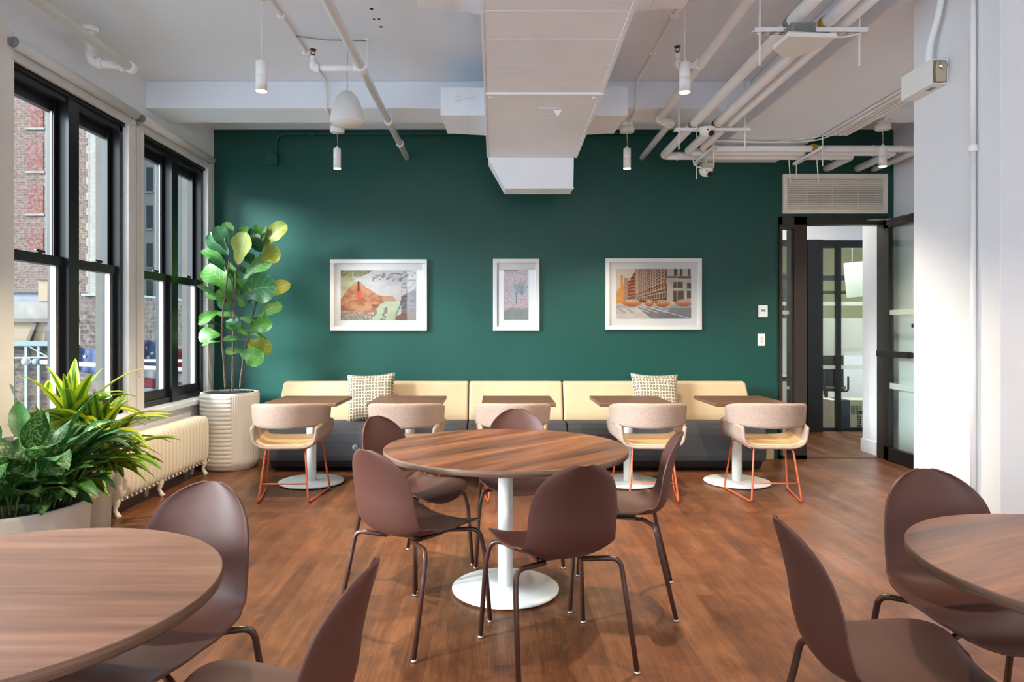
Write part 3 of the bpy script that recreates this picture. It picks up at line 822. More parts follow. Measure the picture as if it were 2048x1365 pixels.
# ------------------------------------------------------------------ wall pieces
def wallbox(name, label, cat, px0, px1, py0, py1, d, mat, Y=YB):
    a = P(px0, py1, Y); b = P(px1, py0, Y); c = (a + b) / 2
    t = thing(name, label, cat, (c.x, Y, c.z)); w_, h_ = (b.x - a.x) / 2, (b.z - a.z) / 2
    return t, w_, h_
t, w_, h_ = wallbox('thermostat', 'white thermostat with small teal display on the green wall', 'thermostat', 1516, 1534, 611, 635, 0, 0)
MB().box(-w_, w_, -.022, 0, -h_, h_).build('case', M['plate'], t, bevel=.004); MB().box(-w_ * .5, w_ * .5, -.0235, -.021, -.004, h_ * .3).build('display', M['lcd'], t)
t, w_, h_ = wallbox('light_switch', 'white rocker light switch below the thermostat', 'light switch', 1515, 1530, 668, 692, 0, 0)
MB().box(-w_, w_, -.007, 0, -h_, h_).build('wall_plate', M['plate'], t, bevel=.002); MB().box(-w_ * .42, w_ * .42, -.012, -.006, -h_ * .55, h_ * .55).build('rocker', M['frame_white'], t, bevel=.0015)

# green conduit along the top of the wall
cd = thing('wall_conduit', 'green painted conduit along the top of the green wall, bending down to a box', 'conduit', (-.5, YB, 3.3))
def C_(name, mb, mat): o = mb.build(name, mat, cd); o.location = (.5, -YB, -3.3); return o
y_ = YB - .018
a0 = P(552, 310, y_); a1 = P(552, 268, y_)
C_('conduit', MB().tube(bend([(a0.x, y_, a0.z), (a0.x, y_, a1.z), (2.1, y_, a1.z)], .10, 8), .013, 10), M['green_trim'])
mb = MB(); p = P(546, 320, y_); mb.box(p.x - .055, p.x + .055, YB - .06, YB, p.z - .055, p.z + .055); C_('junction_box', mb, M['green_trim'])
for x in (-1.9, -.9, .9, 1.7): C_('strap', MB().box(x - .03, x + .03, YB - .034, YB, a1.z - .02, a1.z + .02), M['green_trim'])

# ------------------------------------------------------------------ pictures
def fbm(x, y, s, o=4):
    v = 0; a = .5
    for k in range(o): v += a * noise.noise(Vector((x * s, y * s, k * 7.3))); s *= 2.1; a *= .55
    return v
def mixc(a, b, t): t = max(0, min(1, t)); return tuple(p * (1 - t) + q * t for p, q in zip(a, b))
def art_land(u, v):   # u right, v up, 0..1
    V = 1 - v
    n1 = fbm(u, v, 6); n2 = fbm(u + 5, v, 22, 4); n3 = noise.noise(Vector((u * 90, v * 60, 0)))
    c = mixc((214, 214, 216), (196, 192, 196), n1 * 1.5 + .3)
    if .05 < V < .22 and u > .42 and n2 > .07: c = mixc(c, (110, 120, 126), .75)
    if V < .5 and u > .8 and n2 > .05: c = mixc(c, (140, 142, 146), .7)
    # upper hill on the far side, green-yellow
    lim = .44 - .30 * (V / .22) if V < .22 else .30 - .12 * (V - .22)
    if u < lim and V < .5:
        c = mixc((196, 202, 166), (150, 150, 112), n1 * 2 + .3)
        if V < .12: c = mixc(c, (78, 92, 98), .6 + n2 * 2)
        if n2 > .12 and V < .15: c = (186, 170, 80)
    # orange mountain
    h = .22 + 1.7 * (u - .24) ** 2 * 4 if u < .24 else .24
    top = .22 + max(0, .24 - u) ** 1.5 * 3.0 if u < .24 else (.22 + (u - .24) * 1.1 if u < .33 else .36 + max(0, u - .36) * .95 if u < .5 else .50 + max(0, u - .5) * .1)
    if u > .7: top = .53 + (u - .7) * 1.8
    if V > top and u < .74 and V < .86 - .15 * abs(u - .3):
        c = mixc((204, 150, 112), (166, 98, 62), n1 * 2 + .5 + n2)
        if u > .55: c = mixc(c, (198, 170, 148), .7)
        d = ((u - .235) / .05) ** 2 + ((V - .45) / .17) ** 2
        if d < 1: c = mixc(c, (206, 84, 34), .85 * (1 - d) + .15)
        if abs(u - .165) < .03 and .26 < V < .38: c = mixc(c, (206, 160, 52), .7)
        if .225 < u < .25 and .22 < V < .42 + .0: c = (54, 34, 34)
        if .42 < u < .62 and .68 < V < .78: c = mixc((168, 100, 56), (120, 76, 50), n2 * 3 + .3)
        if n3 > .45: c = mixc(c, (96, 84, 84), .4)
    # pale green hill
    if V > .98 - .48 * math.sin(max(0, min(1, (u - .38) / .6)) * PI) ** .9 + .04 and .38 < u < .98 and V > .62:
        c = mixc((184, 198, 168), (204, 214, 188), n1 * 2 + .5)
        if u < .62 and n1 > .08: c = mixc(c, (96, 106, 96), .7)
    # dark rocks at the far edge
    if u > .82 - .1 * V and V > .44 + (.35 if u < .8 else 0) - (u - .9) * .8:
        c = mixc((142, 132, 134), (112, 90, 88), n1 * 2 + .4)
        if n2 > .1: c = (84, 80, 90)
        if V > .85: c = mixc(c, (150, 96, 76), .6)
    if abs(u - (.765 + .03 * math.sin(V * 12))) < .008 and .6 < V < .95: c = (96, 120, 146)
    # bottom grit
    if V > .80 + .2 * (u - .0) ** 1.2 and u < .42:
        c = mixc((150, 142, 130), (196, 180, 160), n2 * 4 + .5)
        if n3 > .25: c = (62, 66, 68)
        if n3 < -.4: c = (172, 120, 70)
    return c
def art_bloom(u, v):
    V = 1 - v; n1 = fbm(u * .5, v, 7); n2 = fbm(u * .5 + 3, v, 26, 3); n3 = noise.noise(Vector((u * 24, v * 50, 3)))
    c = mixc((150, 170, 182), (178, 190, 196), n1 + .5)
    if ((u - .62) / .3) ** 2 + ((V - .33) / .13) ** 2 < 1 + n1 * 2: c = mixc(c, (122, 112, 70), .8)
    # branches
    for (x0, y0, x1, y1, w_) in ((.74, .50, .62, .30, .03), (.74, .50, .80, .32, .025), (.74, .50, 1.0, .30, .02), (.9, .33, .55, .36, .018), (.74, .5, .45, .38, .016), (.78, .5, .98, .42, .012)):
        t_ = ((u - x0) * (x1 - x0) + (V - y0) * (y1 - y0)) / ((x1 - x0) ** 2 + (y1 - y0) ** 2); t_ = max(0, min(1, t_))
        if math.hypot(u - x0 - t_ * (x1 - x0), (V - y0 - t_ * (y1 - y0)) * 2) < w_: c = (62, 46, 40)
    pink = mixc((206, 150, 156), (150, 96, 104), n2 * 6 + .5)
    if n3 > .12: pink = (232, 200, 198)
    if V < .24 + n1 * .25 + (.10 if u < .35 else 0) or (u < .38 and .22 < V < .76 and n1 > -.14 + abs(V - .5) * .3) or (V > .58 - .1 * u and V < .82 and n1 > -.22 and not (.3 < u < .55 and V < .68)): c = pink
    if V < .1 and n2 > 0: c = mixc(c, (150, 122, 76), .6)
    if V > .78 + n1 * .1:
        c = mixc((92, 98, 40), (52, 52, 30), n1 * 3 + .5 + (.3 if .83 < V < .88 else 0))
        if n3 > .4: c = (132, 130, 60)
        if V > .84 and .46 < u < .54: c = (36, 30, 26)
    if abs(u - .515) < .022 and .5 < V < .68: c = (22, 24, 24)
    if .45 < V < .53 and abs(u - .515) < .065 - (V - .45) * .5: c = (30, 30, 30) if not (.475 < V < .51 and abs(u - .515) < .025) else (150, 130, 116)
    return c
def art_street(u, v):
    V = 1 - v; n1 = fbm(u, v, 8); n3 = noise.noise(Vector((u * 70, v * 70, 5)))
    c = mixc((222, 206, 186), (210, 202, 196), V * 2)
    # far golden buildings
    if .0 < u < .10 and V > .45 - u * 1.5: c = mixc((222, 170, 84), (198, 140, 60), n1 * 2 + .5)
    if .055 < u < .09 and .13 < V: c = (214, 152, 74)
    if .10 < u < .16 and V > .18: c = mixc((182, 146, 120), (150, 112, 92), (math.sin(V * 140) > .2) * .7)
    if .15 < u < .26 and V > .27 - (u - .15) * 2.2: 
        c = (128, 72, 50) if u < .21 or V > .3 else (104, 44, 32)
        if math.sin(V * 95 + u * 30) > .6: c = (196, 130, 80)
    # main long facade, lines run to a vanishing point at (.0,.66)
    if .25 < u < .68 and V < .68:
        s = (V - .68) / (u - .0 + .02)          # slope coordinate: constant along receding lines
        q = (.68 - V) / (u * 1.0)
        c = (196, 170, 150)
        fl = q * 9.0
        if fl > 3.1:
            col_ = math.log(u) * 15
            if (fl * 1.0) % 1 > .42 and (col_ % 1) > .42: c = (96, 62, 50)
            if abs(fl - 3.5) < .22 or abs(fl - 5.3) < .18: c = (104, 64, 46)
        elif fl > 1.2:
            col_ = math.log(u) * 16
            c = (98, 60, 46) if (col_ % 1) > .3 and fl < 2.85 else (190, 160, 138)
            if abs(fl - 1.45) < .12: c = (170, 140, 120)
        else:
            c = (72, 46, 38)
            if .5 < fl < .72 and u > .34: c = (214, 152, 84)
        if c == (196, 170, 150) and n3 > .3: c = (182, 152, 132)
    if .66 < u < 1 and V < .66:
        c = (200, 188, 176)
        if .15 < V < .19: c = (92, 66, 50)
        for x0, x1, y0, y1 in ((.77, .815, -.1, .14), (.845, .885, -.1, .14), (.955, .99, -.1, .14), (.76, .89, .26, .38), (.945, 1, .28, .40), (.76, .90, .44, .66), (.945, 1, .44, .60)):
            if x0 < u < x1 and y0 < V < y1: c = mixc((70, 60, 42), (120, 110, 84), n3 + .3)
        if .66 < u < .675: c = (84, 58, 46)
    # pavement and road
    if V > .70:
        c = mixc((176, 174, 174), (146, 146, 150), n1 * 2 + .3)
        if V > .78:
            e = u - (.28 + (V - .78) * .9)
            c = mixc((140, 142, 146), (112, 114, 120), n1 + .6) if e > 0 else mixc((214, 204, 196), (190, 182, 176), n1 + .3)
        if .79 < V < .89 and u < .25 and ((u - (V - .79) * .9) * 9) % 1 < .5: c = (172, 168, 164)
        if .78 < V < .87 and .26 < u < .7 and ((u - (V - .78) * 2.2) * 9) % 1 < .28: c = (216, 214, 212)
        if abs((V - .80) - (u - .52) * .42) < .006: c = (224, 220, 218)
    if .68 < V < .735: c = mixc(c, (206, 198, 190), .5)
    for cx, w_, r0 in ((.21, .15, .665), (.44, .07, .67), (.62, .11, .675), (.90, .13, .665)):
        if abs(u - cx) < w_:
            k = 1 - abs((u - cx) / w_) ** 3
            if r0 < V < r0 + .075 * k: c = mixc((222, 138, 46), (168, 84, 36), (V - r0) * 12 + n3 * .3)
            if r0 - .055 * k < V < r0 and abs(u - cx) < w_ * .62: c = (206, 200, 192) if n3 < .1 else (110, 104, 100)
            if r0 + .07 * k < V < r0 + .085 * k: c = (104, 96, 94)
    if .62 < u < .68 and .22 < V < .30: c = (224, 142, 60) if abs(u - .65) > .008 else (120, 70, 30)
    if abs(u - .81) < .004 and .15 < V < .66: c = (220, 204, 182)
    if .635 < u < .82 and abs(V - .185) < .004: c = (214, 204, 196)
    if .72 < u < .765 and .22 < V < .32: c = (172, 180, 188)
    if .805 < u < .818 and .42 < V < .50: c = (240, 170, 80)
    return c
def picture(label, fr, pr, fn, nx, ny, ink=.6):
    Y = YB - .03; a = P(fr[0], fr[3], Y); b = P(fr[1], fr[2], Y); c = (a + b) / 2
    t = thing('framed_picture', label, 'picture', (c.x, YB, c.z)); w_, h_ = (b.x - a.x) / 2, (b.z - a.z) / 2
    fw = .042; mb = MB(); y0, y1 = -.032, -.002
    mb.box(-w_, w_, y0, y1, h_ - fw, h_); mb.box(-w_, w_, y0, y1, -h_, -h_ + fw); mb.box(-w_, -w_ + fw, y0, y1, -h_ + fw, h_ - fw); mb.box(w_ - fw, w_, y0, y1, -h_ + fw, h_ - fw)
    mb.build('picture_frame', M['frame_white'], t, bevel=.003)
    p0 = P(pr[0], pr[3], Y) - Vector((c.x, Y, c.z)); p1 = P(pr[1], pr[2], Y) - Vector((c.x, Y, c.z))
    MB().box(-w_ + fw * .7, w_ - fw * .7, -.018, -.006, -h_ + fw * .7, h_ - fw * .7).build('mat_board', M['mat_board'], t)
    rows = [[(p0.x + (p1.x - p0.x) * i / (nx - 1), -.0195, p0.z + (p1.z - p0.z) * j / (ny - 1)) for i in range(nx)] for j in range(ny)]
    o = MB().grid(rows, smooth=False).build('art_print', M['print'], t)
    ca = o.data.color_attributes.new('Col', 'FLOAT_COLOR', 'POINT'); buf = []
    for j in range(ny):
        for i in range(nx): q3 = srgb(*[max(0, min(255, q)) for q in fn(i / (nx - 1), j / (ny - 1))]); buf += [q3[0] * ink, q3[1] * ink, q3[2] * ink, 1]
    ca.data.foreach_set('color', buf)
    MB().box(-w_ + fw * .7, w_ - fw * .7, -.0245, -.023, -h_ + fw * .7, h_ - fw * .7).build('glazing', M['picglass'], t)
M['picglass'] = glass('picture_glass', (1, 1, 1, 1), .7)
picture('white framed print of an orange and grey mountain landscape', (660, 854, 519, 662), (681, 832, 541, 641), art_land, 200, 134, .5)
picture('narrow white framed photograph of pink blossom and a street lamp', (986, 1079, 518, 662), (1007, 1057, 540, 640), art_bloom, 84, 168, .42)
picture('white framed photograph of orange taxis passing a city corner building', (1211, 1404, 517, 660), (1233, 1383, 538, 638), art_street, 220, 146)
# ------------------------------------------------------------------ plants
def sh_fig(v): return (math.sin(PI * min(1, v ** 1.45)) ** .62) * (1 - .22 * math.exp(-((v - .32) / .12) ** 2)) if 0 < v < 1 else 0
def sh_strap(v): return (math.sin(PI * v ** .62) ** .75) if 0 < v < 1 else (.25 if v <= 0 else 0)
def sh_lance(v): return (math.sin(PI * v ** .78) ** 1.05) if 0 < v < 1 else 0
def leaf(mb, pts, nrm, wid, shape, m=0, nv=10, nu=7, cup=.25, wave=0.0, ph=0, twist=0):
    pts = catmull(pts, nv); rows = []; nrm = Vector(nrm)
    for i, p in enumerate(pts):
        v = i / (nv - 1); t = (pts[min(i + 1, nv - 1)] - pts[max(i - 1, 0)]).normalized()
        s = t.cross(nrm)
        if s.length < 1e-3: s = t.cross(Vector((.3, .2, 1)))
        s.normalize(); n_ = s.cross(t)
        if twist: q = Matrix.Rotation(twist * v, 3, t); s = q @ s; n_ = q @ n_
        w_ = wid * max(shape(v), .012); row = []
        for j in range(nu):
            u = -1 + 2 * j / (nu - 1)
            q_ = p + s * w_ * u + n_ * (cup * w_ * abs(u) ** 1.6 + wave * w_ * abs(u) ** 2 * math.sin(v * 15 + ph + (2 if u > 0 else 0)))
            q_.x = max(q_.x, XL + .035); row.append(q_)
        rows.append(row)
    mb.grid(rows, m)
def strands(mb, c, r, z, n, rs, m=0, size=.035):
    for k in range(n):
        a = rs.uniform(0, 2 * PI); q = r * math.sqrt(rs.random()); x, y = c[0] + q * math.cos(a), c[1] + q * math.sin(a)
        b = rs.uniform(0, 2 * PI); d = Vector((math.cos(b), math.sin(b), 0)) * size; h = rs.uniform(.006, .022)
        p = Vector((x, y, z)); sd = Vector((-d.y, d.x, 0)) * rs.uniform(-.5, .5)
        pts = [p, p + d * .4 + sd * .5 + Vector((0, 0, h)), p + d * .8 + sd + Vector((0, 0, h * .9)), p + d + sd * .4 + Vector((0, 0, .0))]
        pts = [Vector((q_.x if math.hypot(q_.x - c[0], q_.y - c[1]) < r else x, q_.y if math.hypot(q_.x - c[0], q_.y - c[1]) < r else y, q_.z)) for q_ in pts]
        if (pts[3] - pts[0]).length < .01: continue
        mb.tube(pts, .0016, 4, m, caps=False)

# --- fiddle-leaf fig in the ribbed planter
FX, FY = -2.585, 6.66
fig = thing('fiddle_leaf_fig', 'tall fiddle-leaf fig in a ribbed cream planter in the corner by the window', 'potted plant', (FX, FY, 0))
def Fg(name, mb, mats, **kw): o = mb.build(name, mats, fig, **kw); o.location = (-FX, -FY, 0); return o
mb = MB(); rows = []; na = 288; nz = 150; rp = .272; zt = .735
for i in range(nz):
    z = zt * i / (nz - 1); row = []
    base = 1 - .16 * max(0, 1 - z / .10) ** 2.2
    for j in range(na):
        a = 360 * j / na; q = (a + 156) % 180
        hz = q < 90
        edge = min(q, 90 - q if q < 90 else 180 - q, abs(q - 90)); k = min(1, edge / 1.5)
        if z > zt - .018: bump_ = 0
        elif hz: bump_ = .0085 * abs(math.sin(PI * z / .040)) ** .6
        else: bump_ = .006 * abs(math.sin(PI * (q - 90) / 4.5)) ** .6
        rr = rp * base + bump_ * k - .004
        row.append((FX + rr * math.cos(R(a)), FY + rr * math.sin(R(a)), z))
    rows.append(row)
for rr, z in ((rp - .012, zt + .002), (rp - .03, zt), (rp - .035, zt - .05)):
    rows.append([(FX + rr * math.cos(2 * PI * j / na), FY + rr * math.sin(2 * PI * j / na), z) for j in range(na)])
mb.grid(rows, closed=True, uv=False); mb.f.append(list(range(na))[::-1]); mb.m.append(0); mb.sm.append(False)
Fg('planter', mb, M['pot_white'])
rs = random.Random(3)
mb = MB(); mb.lathe([(.0, zt - .01), (.10, zt - .008), (.2, zt - .015), (.238, zt - .03)][::-1], c=(FX, FY, 0), n=32, caps=False); strands(mb, (FX, FY), .235, zt - .012, 500, rs)
Fg('moss_topping', mb, M['moss'])
def cp(x, y, Y): return P(340 + x / 3.4133, 420 + y / 3.4133, Y)
trunks = [[(378, 1222, 6.60), (368, 1050, 6.60), (355, 850, 6.58), (362, 690, 6.58), (395, 420, 6.62), (405, 330, 6.62)],
          [(428, 1225, 6.66), (430, 1000, 6.66), (435, 760, 6.66), (442, 600, 6.66), (450, 480, 6.66), (458, 390, 6.66)],
          [(478, 1215, 6.72), (505, 1000, 6.72), (540, 850, 6.72), (570, 700, 6.72), (600, 590, 6.72), (612, 420, 6.72), (615, 300, 6.72)]]
for tr_ in trunks:
    pts = catmull([cp(*q) for q in tr_], 40)
    pts = [p + Vector((rs.uniform(-.002, .002), rs.uniform(-.002, .002), 0)) for p in pts]
    Fg('trunk', MB().tube(pts, [.0115 - .0055 * i / 39 + (.001 if i % 3 == 0 else 0) for i in range(40)], 10), M['trunk'])
LV = [(415, 225, 385, 95, .42, 3), (400, 290, 330, 125, .40, 1), (405, 315, 285, 170, .42, 1), (430, 240, 522, 122, .30, 0), (460, 385, 515, 172, .50, 2),
      (385, 370, 232, 285, .26, 3), (398, 430, 228, 290, .24, 3), (400, 440, 278, 345, .26, 1), (435, 562, 250, 412, .40, 0), (440, 545, 392, 450, .40, 0),
      (345, 612, 108, 525, .20, 3), (432, 645, 258, 595, .22, 3), (440, 650, 332, 558, .46, 0), (345, 690, 102, 775, .36, 0), (352, 785, 195, 772, .24, 1),
      (350, 855, 176, 872, .46, 0), (352, 900, 150, 925, .16, 3), (480, 742, 338, 715, .26, 3), (478, 775, 385, 790, .34, 0), (538, 862, 400, 800, .24, 0),
      (522, 888, 372, 892, .26, 3), (508, 962, 388, 972, .34, 3), (468, 978, 622, 1030, .52, 0), (512, 905, 674, 968, .50, 2), (545, 850, 655, 878, .26, 3),
      (524, 825, 684, 785, .38, 0), (578, 735, 752, 662, .36, 3), (548, 742, 630, 778, .34, 0), (468, 738, 552, 760, .36, 3), (598, 628, 802, 515, .30, 2),
      (468, 592, 702, 530, .56, 1), (488, 482, 680, 358, .34, 3), (622, 272, 784, 118, .36, 2), (632, 296, 538, 150, .44, 1), (622, 210, 598, 108, .44, 0),
      (612, 345, 742, 300, .62, 2), (582, 385, 528, 305, .46, 1), (520, 440, 484, 390, .40, 1), (442, 500, 500, 612, .42, 3), (470, 600, 500, 655, .44, 3),
      (428, 705, 340, 610, .40, 1), (640, 260, 560, 190, .50, 1), (400, 350, 455, 470, .36, 0), (440, 430, 500, 540, .40, 0), (590, 600, 545, 640, .4, 1), (655, 690, 650, 775, .3, 3),
      (600, 200, 665, 135, .4, 3), (500, 470, 640, 560, .5, 0), (380, 760, 470, 800, .42, 1)]
rl = random.Random(11)
mats_ = [M['fig'], M['fig_dark'], M['fig_yellow'], M['fig_pale'], M['stem']]
mb = MB()
for (bx, by, tx, ty, wf, mi) in LV:
    tx, ty = bx + (tx - bx) * 1.1, by + (ty - by) * 1.1
    Y0 = 6.66 + rl.uniform(-.05, .06); dY = rl.uniform(-.13, .12)
    a = cp(bx, by, Y0); b = cp(tx, ty, min(6.97, Y0 + dY)); b.x = max(b.x, -2.88) if b.y > 6.9 else max(b.x, -3.0 if b.y < 6.88 else -2.9)
    b.x = max(b.x, -2.885)
    L = (b - a).length; d = (b - a).normalized()
    horiz = abs(d.x) > abs(d.z)
    n_ = Vector((rl.uniform(-.35, .35), -1.0, rl.uniform(.15, .9) if wf < .3 else rl.uniform(-.1, .45)))
    wid = L * wf * (.70 if wf >= .3 else .80)
    if wf < .3: n_ = Vector((rl.uniform(-.2, .2), -.75, 1.0))
    mid = a.lerp(b, .5) + Vector((0, 0, L * (.07 if horiz else .0))) + Vector((0, -L * .05, 0))
    leaf(mb, [a.lerp(b, .04), mid, b], n_, wid, sh_fig, mi, 14, 9, cup=rl.uniform(.10, .28), wave=.09, ph=rl.uniform(0, 6))
    mb.tube([a, a.lerp(b, .08)], .0025, 6, 4)
Fg('foliage', mb, mats_)

# --- striped dracaena in the low planter beside the radiator
DX, DY = -2.69, 4.36
dr = thing('striped_dracaena', 'yellow-green striped dracaena in a plain planter beside the radiator', 'potted plant', (DX, DY, 0))
def Dr(name, mb, mats, **kw): o = mb.build(name, mats, dr, **kw); o.location = (-DX, -DY, 0); return o
def plain_pot(c, r, h):
    return MB().lathe([(r * .93, 0), (r * .95, .01), (r, h * .96), (r, h), (r - .006, h + .003), (r - .022, h), (r - .026, h - .06)], c=(c[0], c[1], 0), n=72, caps=True)
Dr('planter', plain_pot((DX, DY), .215, .36), M['pot_plain'])
mb = MB(); mb.lathe([(.19, .33), (.1, .345), (0, .35)], c=(DX, DY, 0), n=32, caps=False); strands(mb, (DX, DY), .185, .345, 160, rs, 0)
Dr('moss_topping', mb, M['soil'])
rd_ = random.Random(21)
def dleaf(mb, c, az, el, L, wid, droop, m):
    d = Vector((math.cos(az) * math.cos(el), math.sin(az) * math.cos(el), math.sin(el))); pts = []; p = Vector(c)
    for k in range(7):
        pts.append(p.copy()); t = k / 6
        dd = (d + Vector((0, 0, -1)) * droop * t ** 1.3).normalized(); p = p + dd * L / 6
    pts = [Vector((max(q.x, XL + .035), q.y, max(q.z, .06))) for q in pts]
    side = Vector((0, 0, 1)).cross(Vector((math.cos(az), math.sin(az), 0))).normalized(); n_ = side.cross(-d)
    if n_.dot(Vector((0, -.6, .8))) < 0: n_ = -n_
    leaf(mb, pts, n_, wid, sh_strap, m, 14, 5, cup=.35, twist=rd_.uniform(-.4, .4))
mb = MB(); sm = MB()
ROS = [(-2.70, 4.36, .76, 26, 1.0, 0), (-2.50, 4.34, .66, 18, .85, 0), (-2.58, 4.42, .56, 22, .95, 1), (-2.47, 4.30, .48, 20, .9, 1), (-2.80, 4.28, .55, 14, .9, 1), (-2.60, 4.2, .42, 16, .8, 1)]
for (x, y, z, n_, k, dark) in ROS:
    sm.tube([(DX + (x - DX) * .4, DY + (y - DY) * .4, .33), (x, y, z)], .012, 8)
    for i in range(n_):
        fr = i / n_; az = i * 2.399 + rd_.uniform(-.25, .25); el = R(84 - 95 * fr ** .9 + rd_.uniform(-6, 6))
        if math.cos(az) < -.4 and el < R(45): az = PI - az
        L = (.30 + .22 * math.sin(PI * min(1, fr * 1.1)) + rd_.uniform(-.03, .05)) * k
        dleaf(mb, (x, y, z), az, el, L, .036 + .012 * rd_.random(), .25 + 1.25 * fr + rd_.uniform(0, .3), (0 if rd_.random() < .8 else 1) if not dark else (1 if rd_.random() < .75 else 0))
# hanging tip over the planter rim
for (az, L) in ((-1.9, .30), (-1.5, .26), (-1.0, .28), (-2.3, .24)): dleaf(mb, (DX + .10 * math.cos(az) * 1.5, DY + .12 * math.sin(az) * 1.3, .42), az, R(25), L, .03, 2.4, 0)
Dr('foliage', mb, [M['drac'], M['drac_green']]); Dr('stem', sm, M['trunk'])

# --- aglaonema in the wide round planter
AX, AY = -2.54, 3.58
ag = thing('aglaonema', 'dark broad-leaved mottled plant in a wide round cream planter at the frame edge', 'potted plant', (AX, AY, 0))
def Ag(name, mb, mats, **kw): o = mb.build(name, mats, ag, **kw); o.location = (-AX, -AY, 0); return o
Ag('planter', plain_pot((AX, AY), .365, .43), M['pot_plain'])
mb = MB(); mb.lathe([(.335, .385), (.2, .41), (0, .42)], c=(AX, AY, 0), n=32, caps=False); strands(mb, (AX, AY), .33, .408, 900, rs, 0, .045)
Ag('moss_topping', mb, M['moss'])
ra_ = random.Random(5); mb = MB()
for i in range(200):
    fr = i / 200; q = .26 * math.sqrt(ra_.random()); az0 = ra_.uniform(0, 2 * PI)
    b = Vector((AX + .02 + q * math.cos(az0), AY + q * math.sin(az0), .41))
    az = az0 + ra_.uniform(-.6, .6); el = R(82 - 75 * (q / .26) * ra_.uniform(.55, 1.0))
    hgt = ra_.uniform(.10, .46) * (1 - .45 * (q / .26)) if i < 130 else ra_.uniform(.02, .12)
    top = b + Vector((math.cos(az) * hgt * .45, math.sin(az) * hgt * .45, hgt)); top.x = max(top.x, XL + .05)
    sm_pts = [b, b.lerp(top, .5) + Vector((0, 0, .02)), top]
    mb.tube(catmull(sm_pts, 6), .0045, 6, 2, caps=False)
    L = ra_.uniform(.19, .29); d = Vector((math.cos(az) * math.cos(el), math.sin(az) * math.cos(el), math.sin(el)))
    droop = ra_.uniform(.2, .9)
    p1 = top + d * L * .5; p2 = p1 + (d + Vector((0, 0, -droop))).normalized() * L * .5
    pts = [Vector((max(v_.x, XL + .03), v_.y, max(v_.z, .45 if math.hypot(v_.x - AX, v_.y - AY) < .4 else .3))) for v_ in (top, p1, p2)]
    side = Vector((0, 0, 1)).cross(d); n_ = side.cross(-d) if side.length > .05 else Vector((0, -1, .3))
    if n_.dot(Vector((.3, -.8, .5))) < 0: n_ = -n_
    leaf(mb, pts, n_, ra_.uniform(.046, .066), sh_lance, 0 if ra_.random() < .62 else 1, 11, 7, cup=.3, wave=.05, ph=ra_.uniform(0, 6), twist=ra_.uniform(-.3, .3))
Ag('foliage', mb, [M['agla'], M['agla_plain'], M['stem']])
# ------------------------------------------------------------------ pendant lamps
def pendant(i, x, y, zc, label):
    zb = 2.78
    t = thing('pendant_lamp', label, 'pendant lamp', (x, y, zb), 0, 'white cylinder pendant lamps')
    H = zc - zb
    MB().lathe([(.031, .002), (.033, 0), (.033, .09), (.0322, .091), (.0322, .093), (.033, .094), (.033, .178), (.031, .18), (.012, .181), (.008, .20), (.003, .205)], n=32).build('lamp_shade', M['white_metal'], t)
    MB().lathe([(0, .003), (.0295, .003), (.0295, -.001), (0, -.001)], n=24, caps=False).build('lens', M['lamp_face'], t)
    MB().tube([(0, 0, .20), (.001, 0, H * .5), (0, 0, H - .04)], .003, 8).build('cord', M['white_metal'], t)
    MB().lathe([(0, H - .045), (.062, H - .045), (.064, H - .042), (.064, H - .002), (.06, H), (0, H)], n=32, caps=False).build('canopy', M['white_metal'], t)
    l = light('spot', 'SPOT', (0, 0, -.012), LAMP_W * (.5 if i in (1, 3, 4) else 1) if i < 5 else LAMP_W * .35, LAMP_COL, spot_size=R(112), spot_blend=.55, shadow_soft_size=.028); l.parent = t; l.name = 'lamp_light'
    return t
LL = {0: 'white cylinder pendant over the open floor by the windows', 1: 'white cylinder pendant hanging before the green wall below the speaker',
      2: 'white cylinder pendant glowing beside a sprinkler pipe and its branch', 3: 'white cylinder pendant hanging before the green wall beside the duct',
      4: 'white cylinder pendant hanging by the doorway in front of the horizontal pipes'}
for _k, _s in enumerate(('over the aisle behind the straight-grained table', 'above the table beside the column', 'close above the camera on the window side', 'close above the camera beside the duct', 'behind the camera on the window side', 'behind the camera beside the duct', 'past the column by the side wall', 'beyond the column near the cut-off table', 'by the side wall behind the camera')): LL[5 + _k] = 'white cylinder pendant lamp ' + _s
for i, (x, y) in enumerate(LAMPS):
    zc = 3.15 if 5.7 < y < 6.2 else ZC - .02
    pendant(i, x, y, zc, LL[i])

def item(name, label, cat, mb, mat, grp=None, **kw):
    o = mb.build(name, mat, None, **kw); return tag(o, label, cat, grp)
# canopies' junction boxes and ceiling conduit
def lamp_conduit(x, label):
    mb = MB(); r = .011
    mb.tube(bend([(x, YF + .1, ZC - r), (x, 5.69 - r, ZC - r), (x, 5.69 - r, 3.19 - r * 1), (x, 6.05, 3.18)], .06, 6), r, 10)
    mb.lathe([(.05, 3.15), (.055, 3.152), (.055, 3.188), (.05, 3.19)], c=(x, 6.1, 0), n=24)
    for yy in (5.1, 3.4, 4.5): mb.box(x - .025, x + .025, yy - .01, yy + .01, ZC - .026, ZC)
    item('ceiling_conduit', label, 'conduit', mb, M['pipe'], 'thin white ceiling conduits')
lamp_conduit(-1.41, 'thin white conduit running along the ceiling and down the beam above the speaker')
lamp_conduit(1.18, 'thin white conduit running along the ceiling beside the big duct')
mb = MB(); mb.lathe([(.05, 3.15), (.055, 3.188)], c=(3.42, 6.02, 0), n=24); mb.bar((3.42, 6.02, 3.17), (3.30, 5.3, 3.40), .03, .03); mb.box(3.40, 3.52, 5.25, 5.36, 3.28, 3.42)
item('ceiling_conduit', 'short white box and conduit above the lamp by the doorway', 'conduit', mb, M['pipe'])

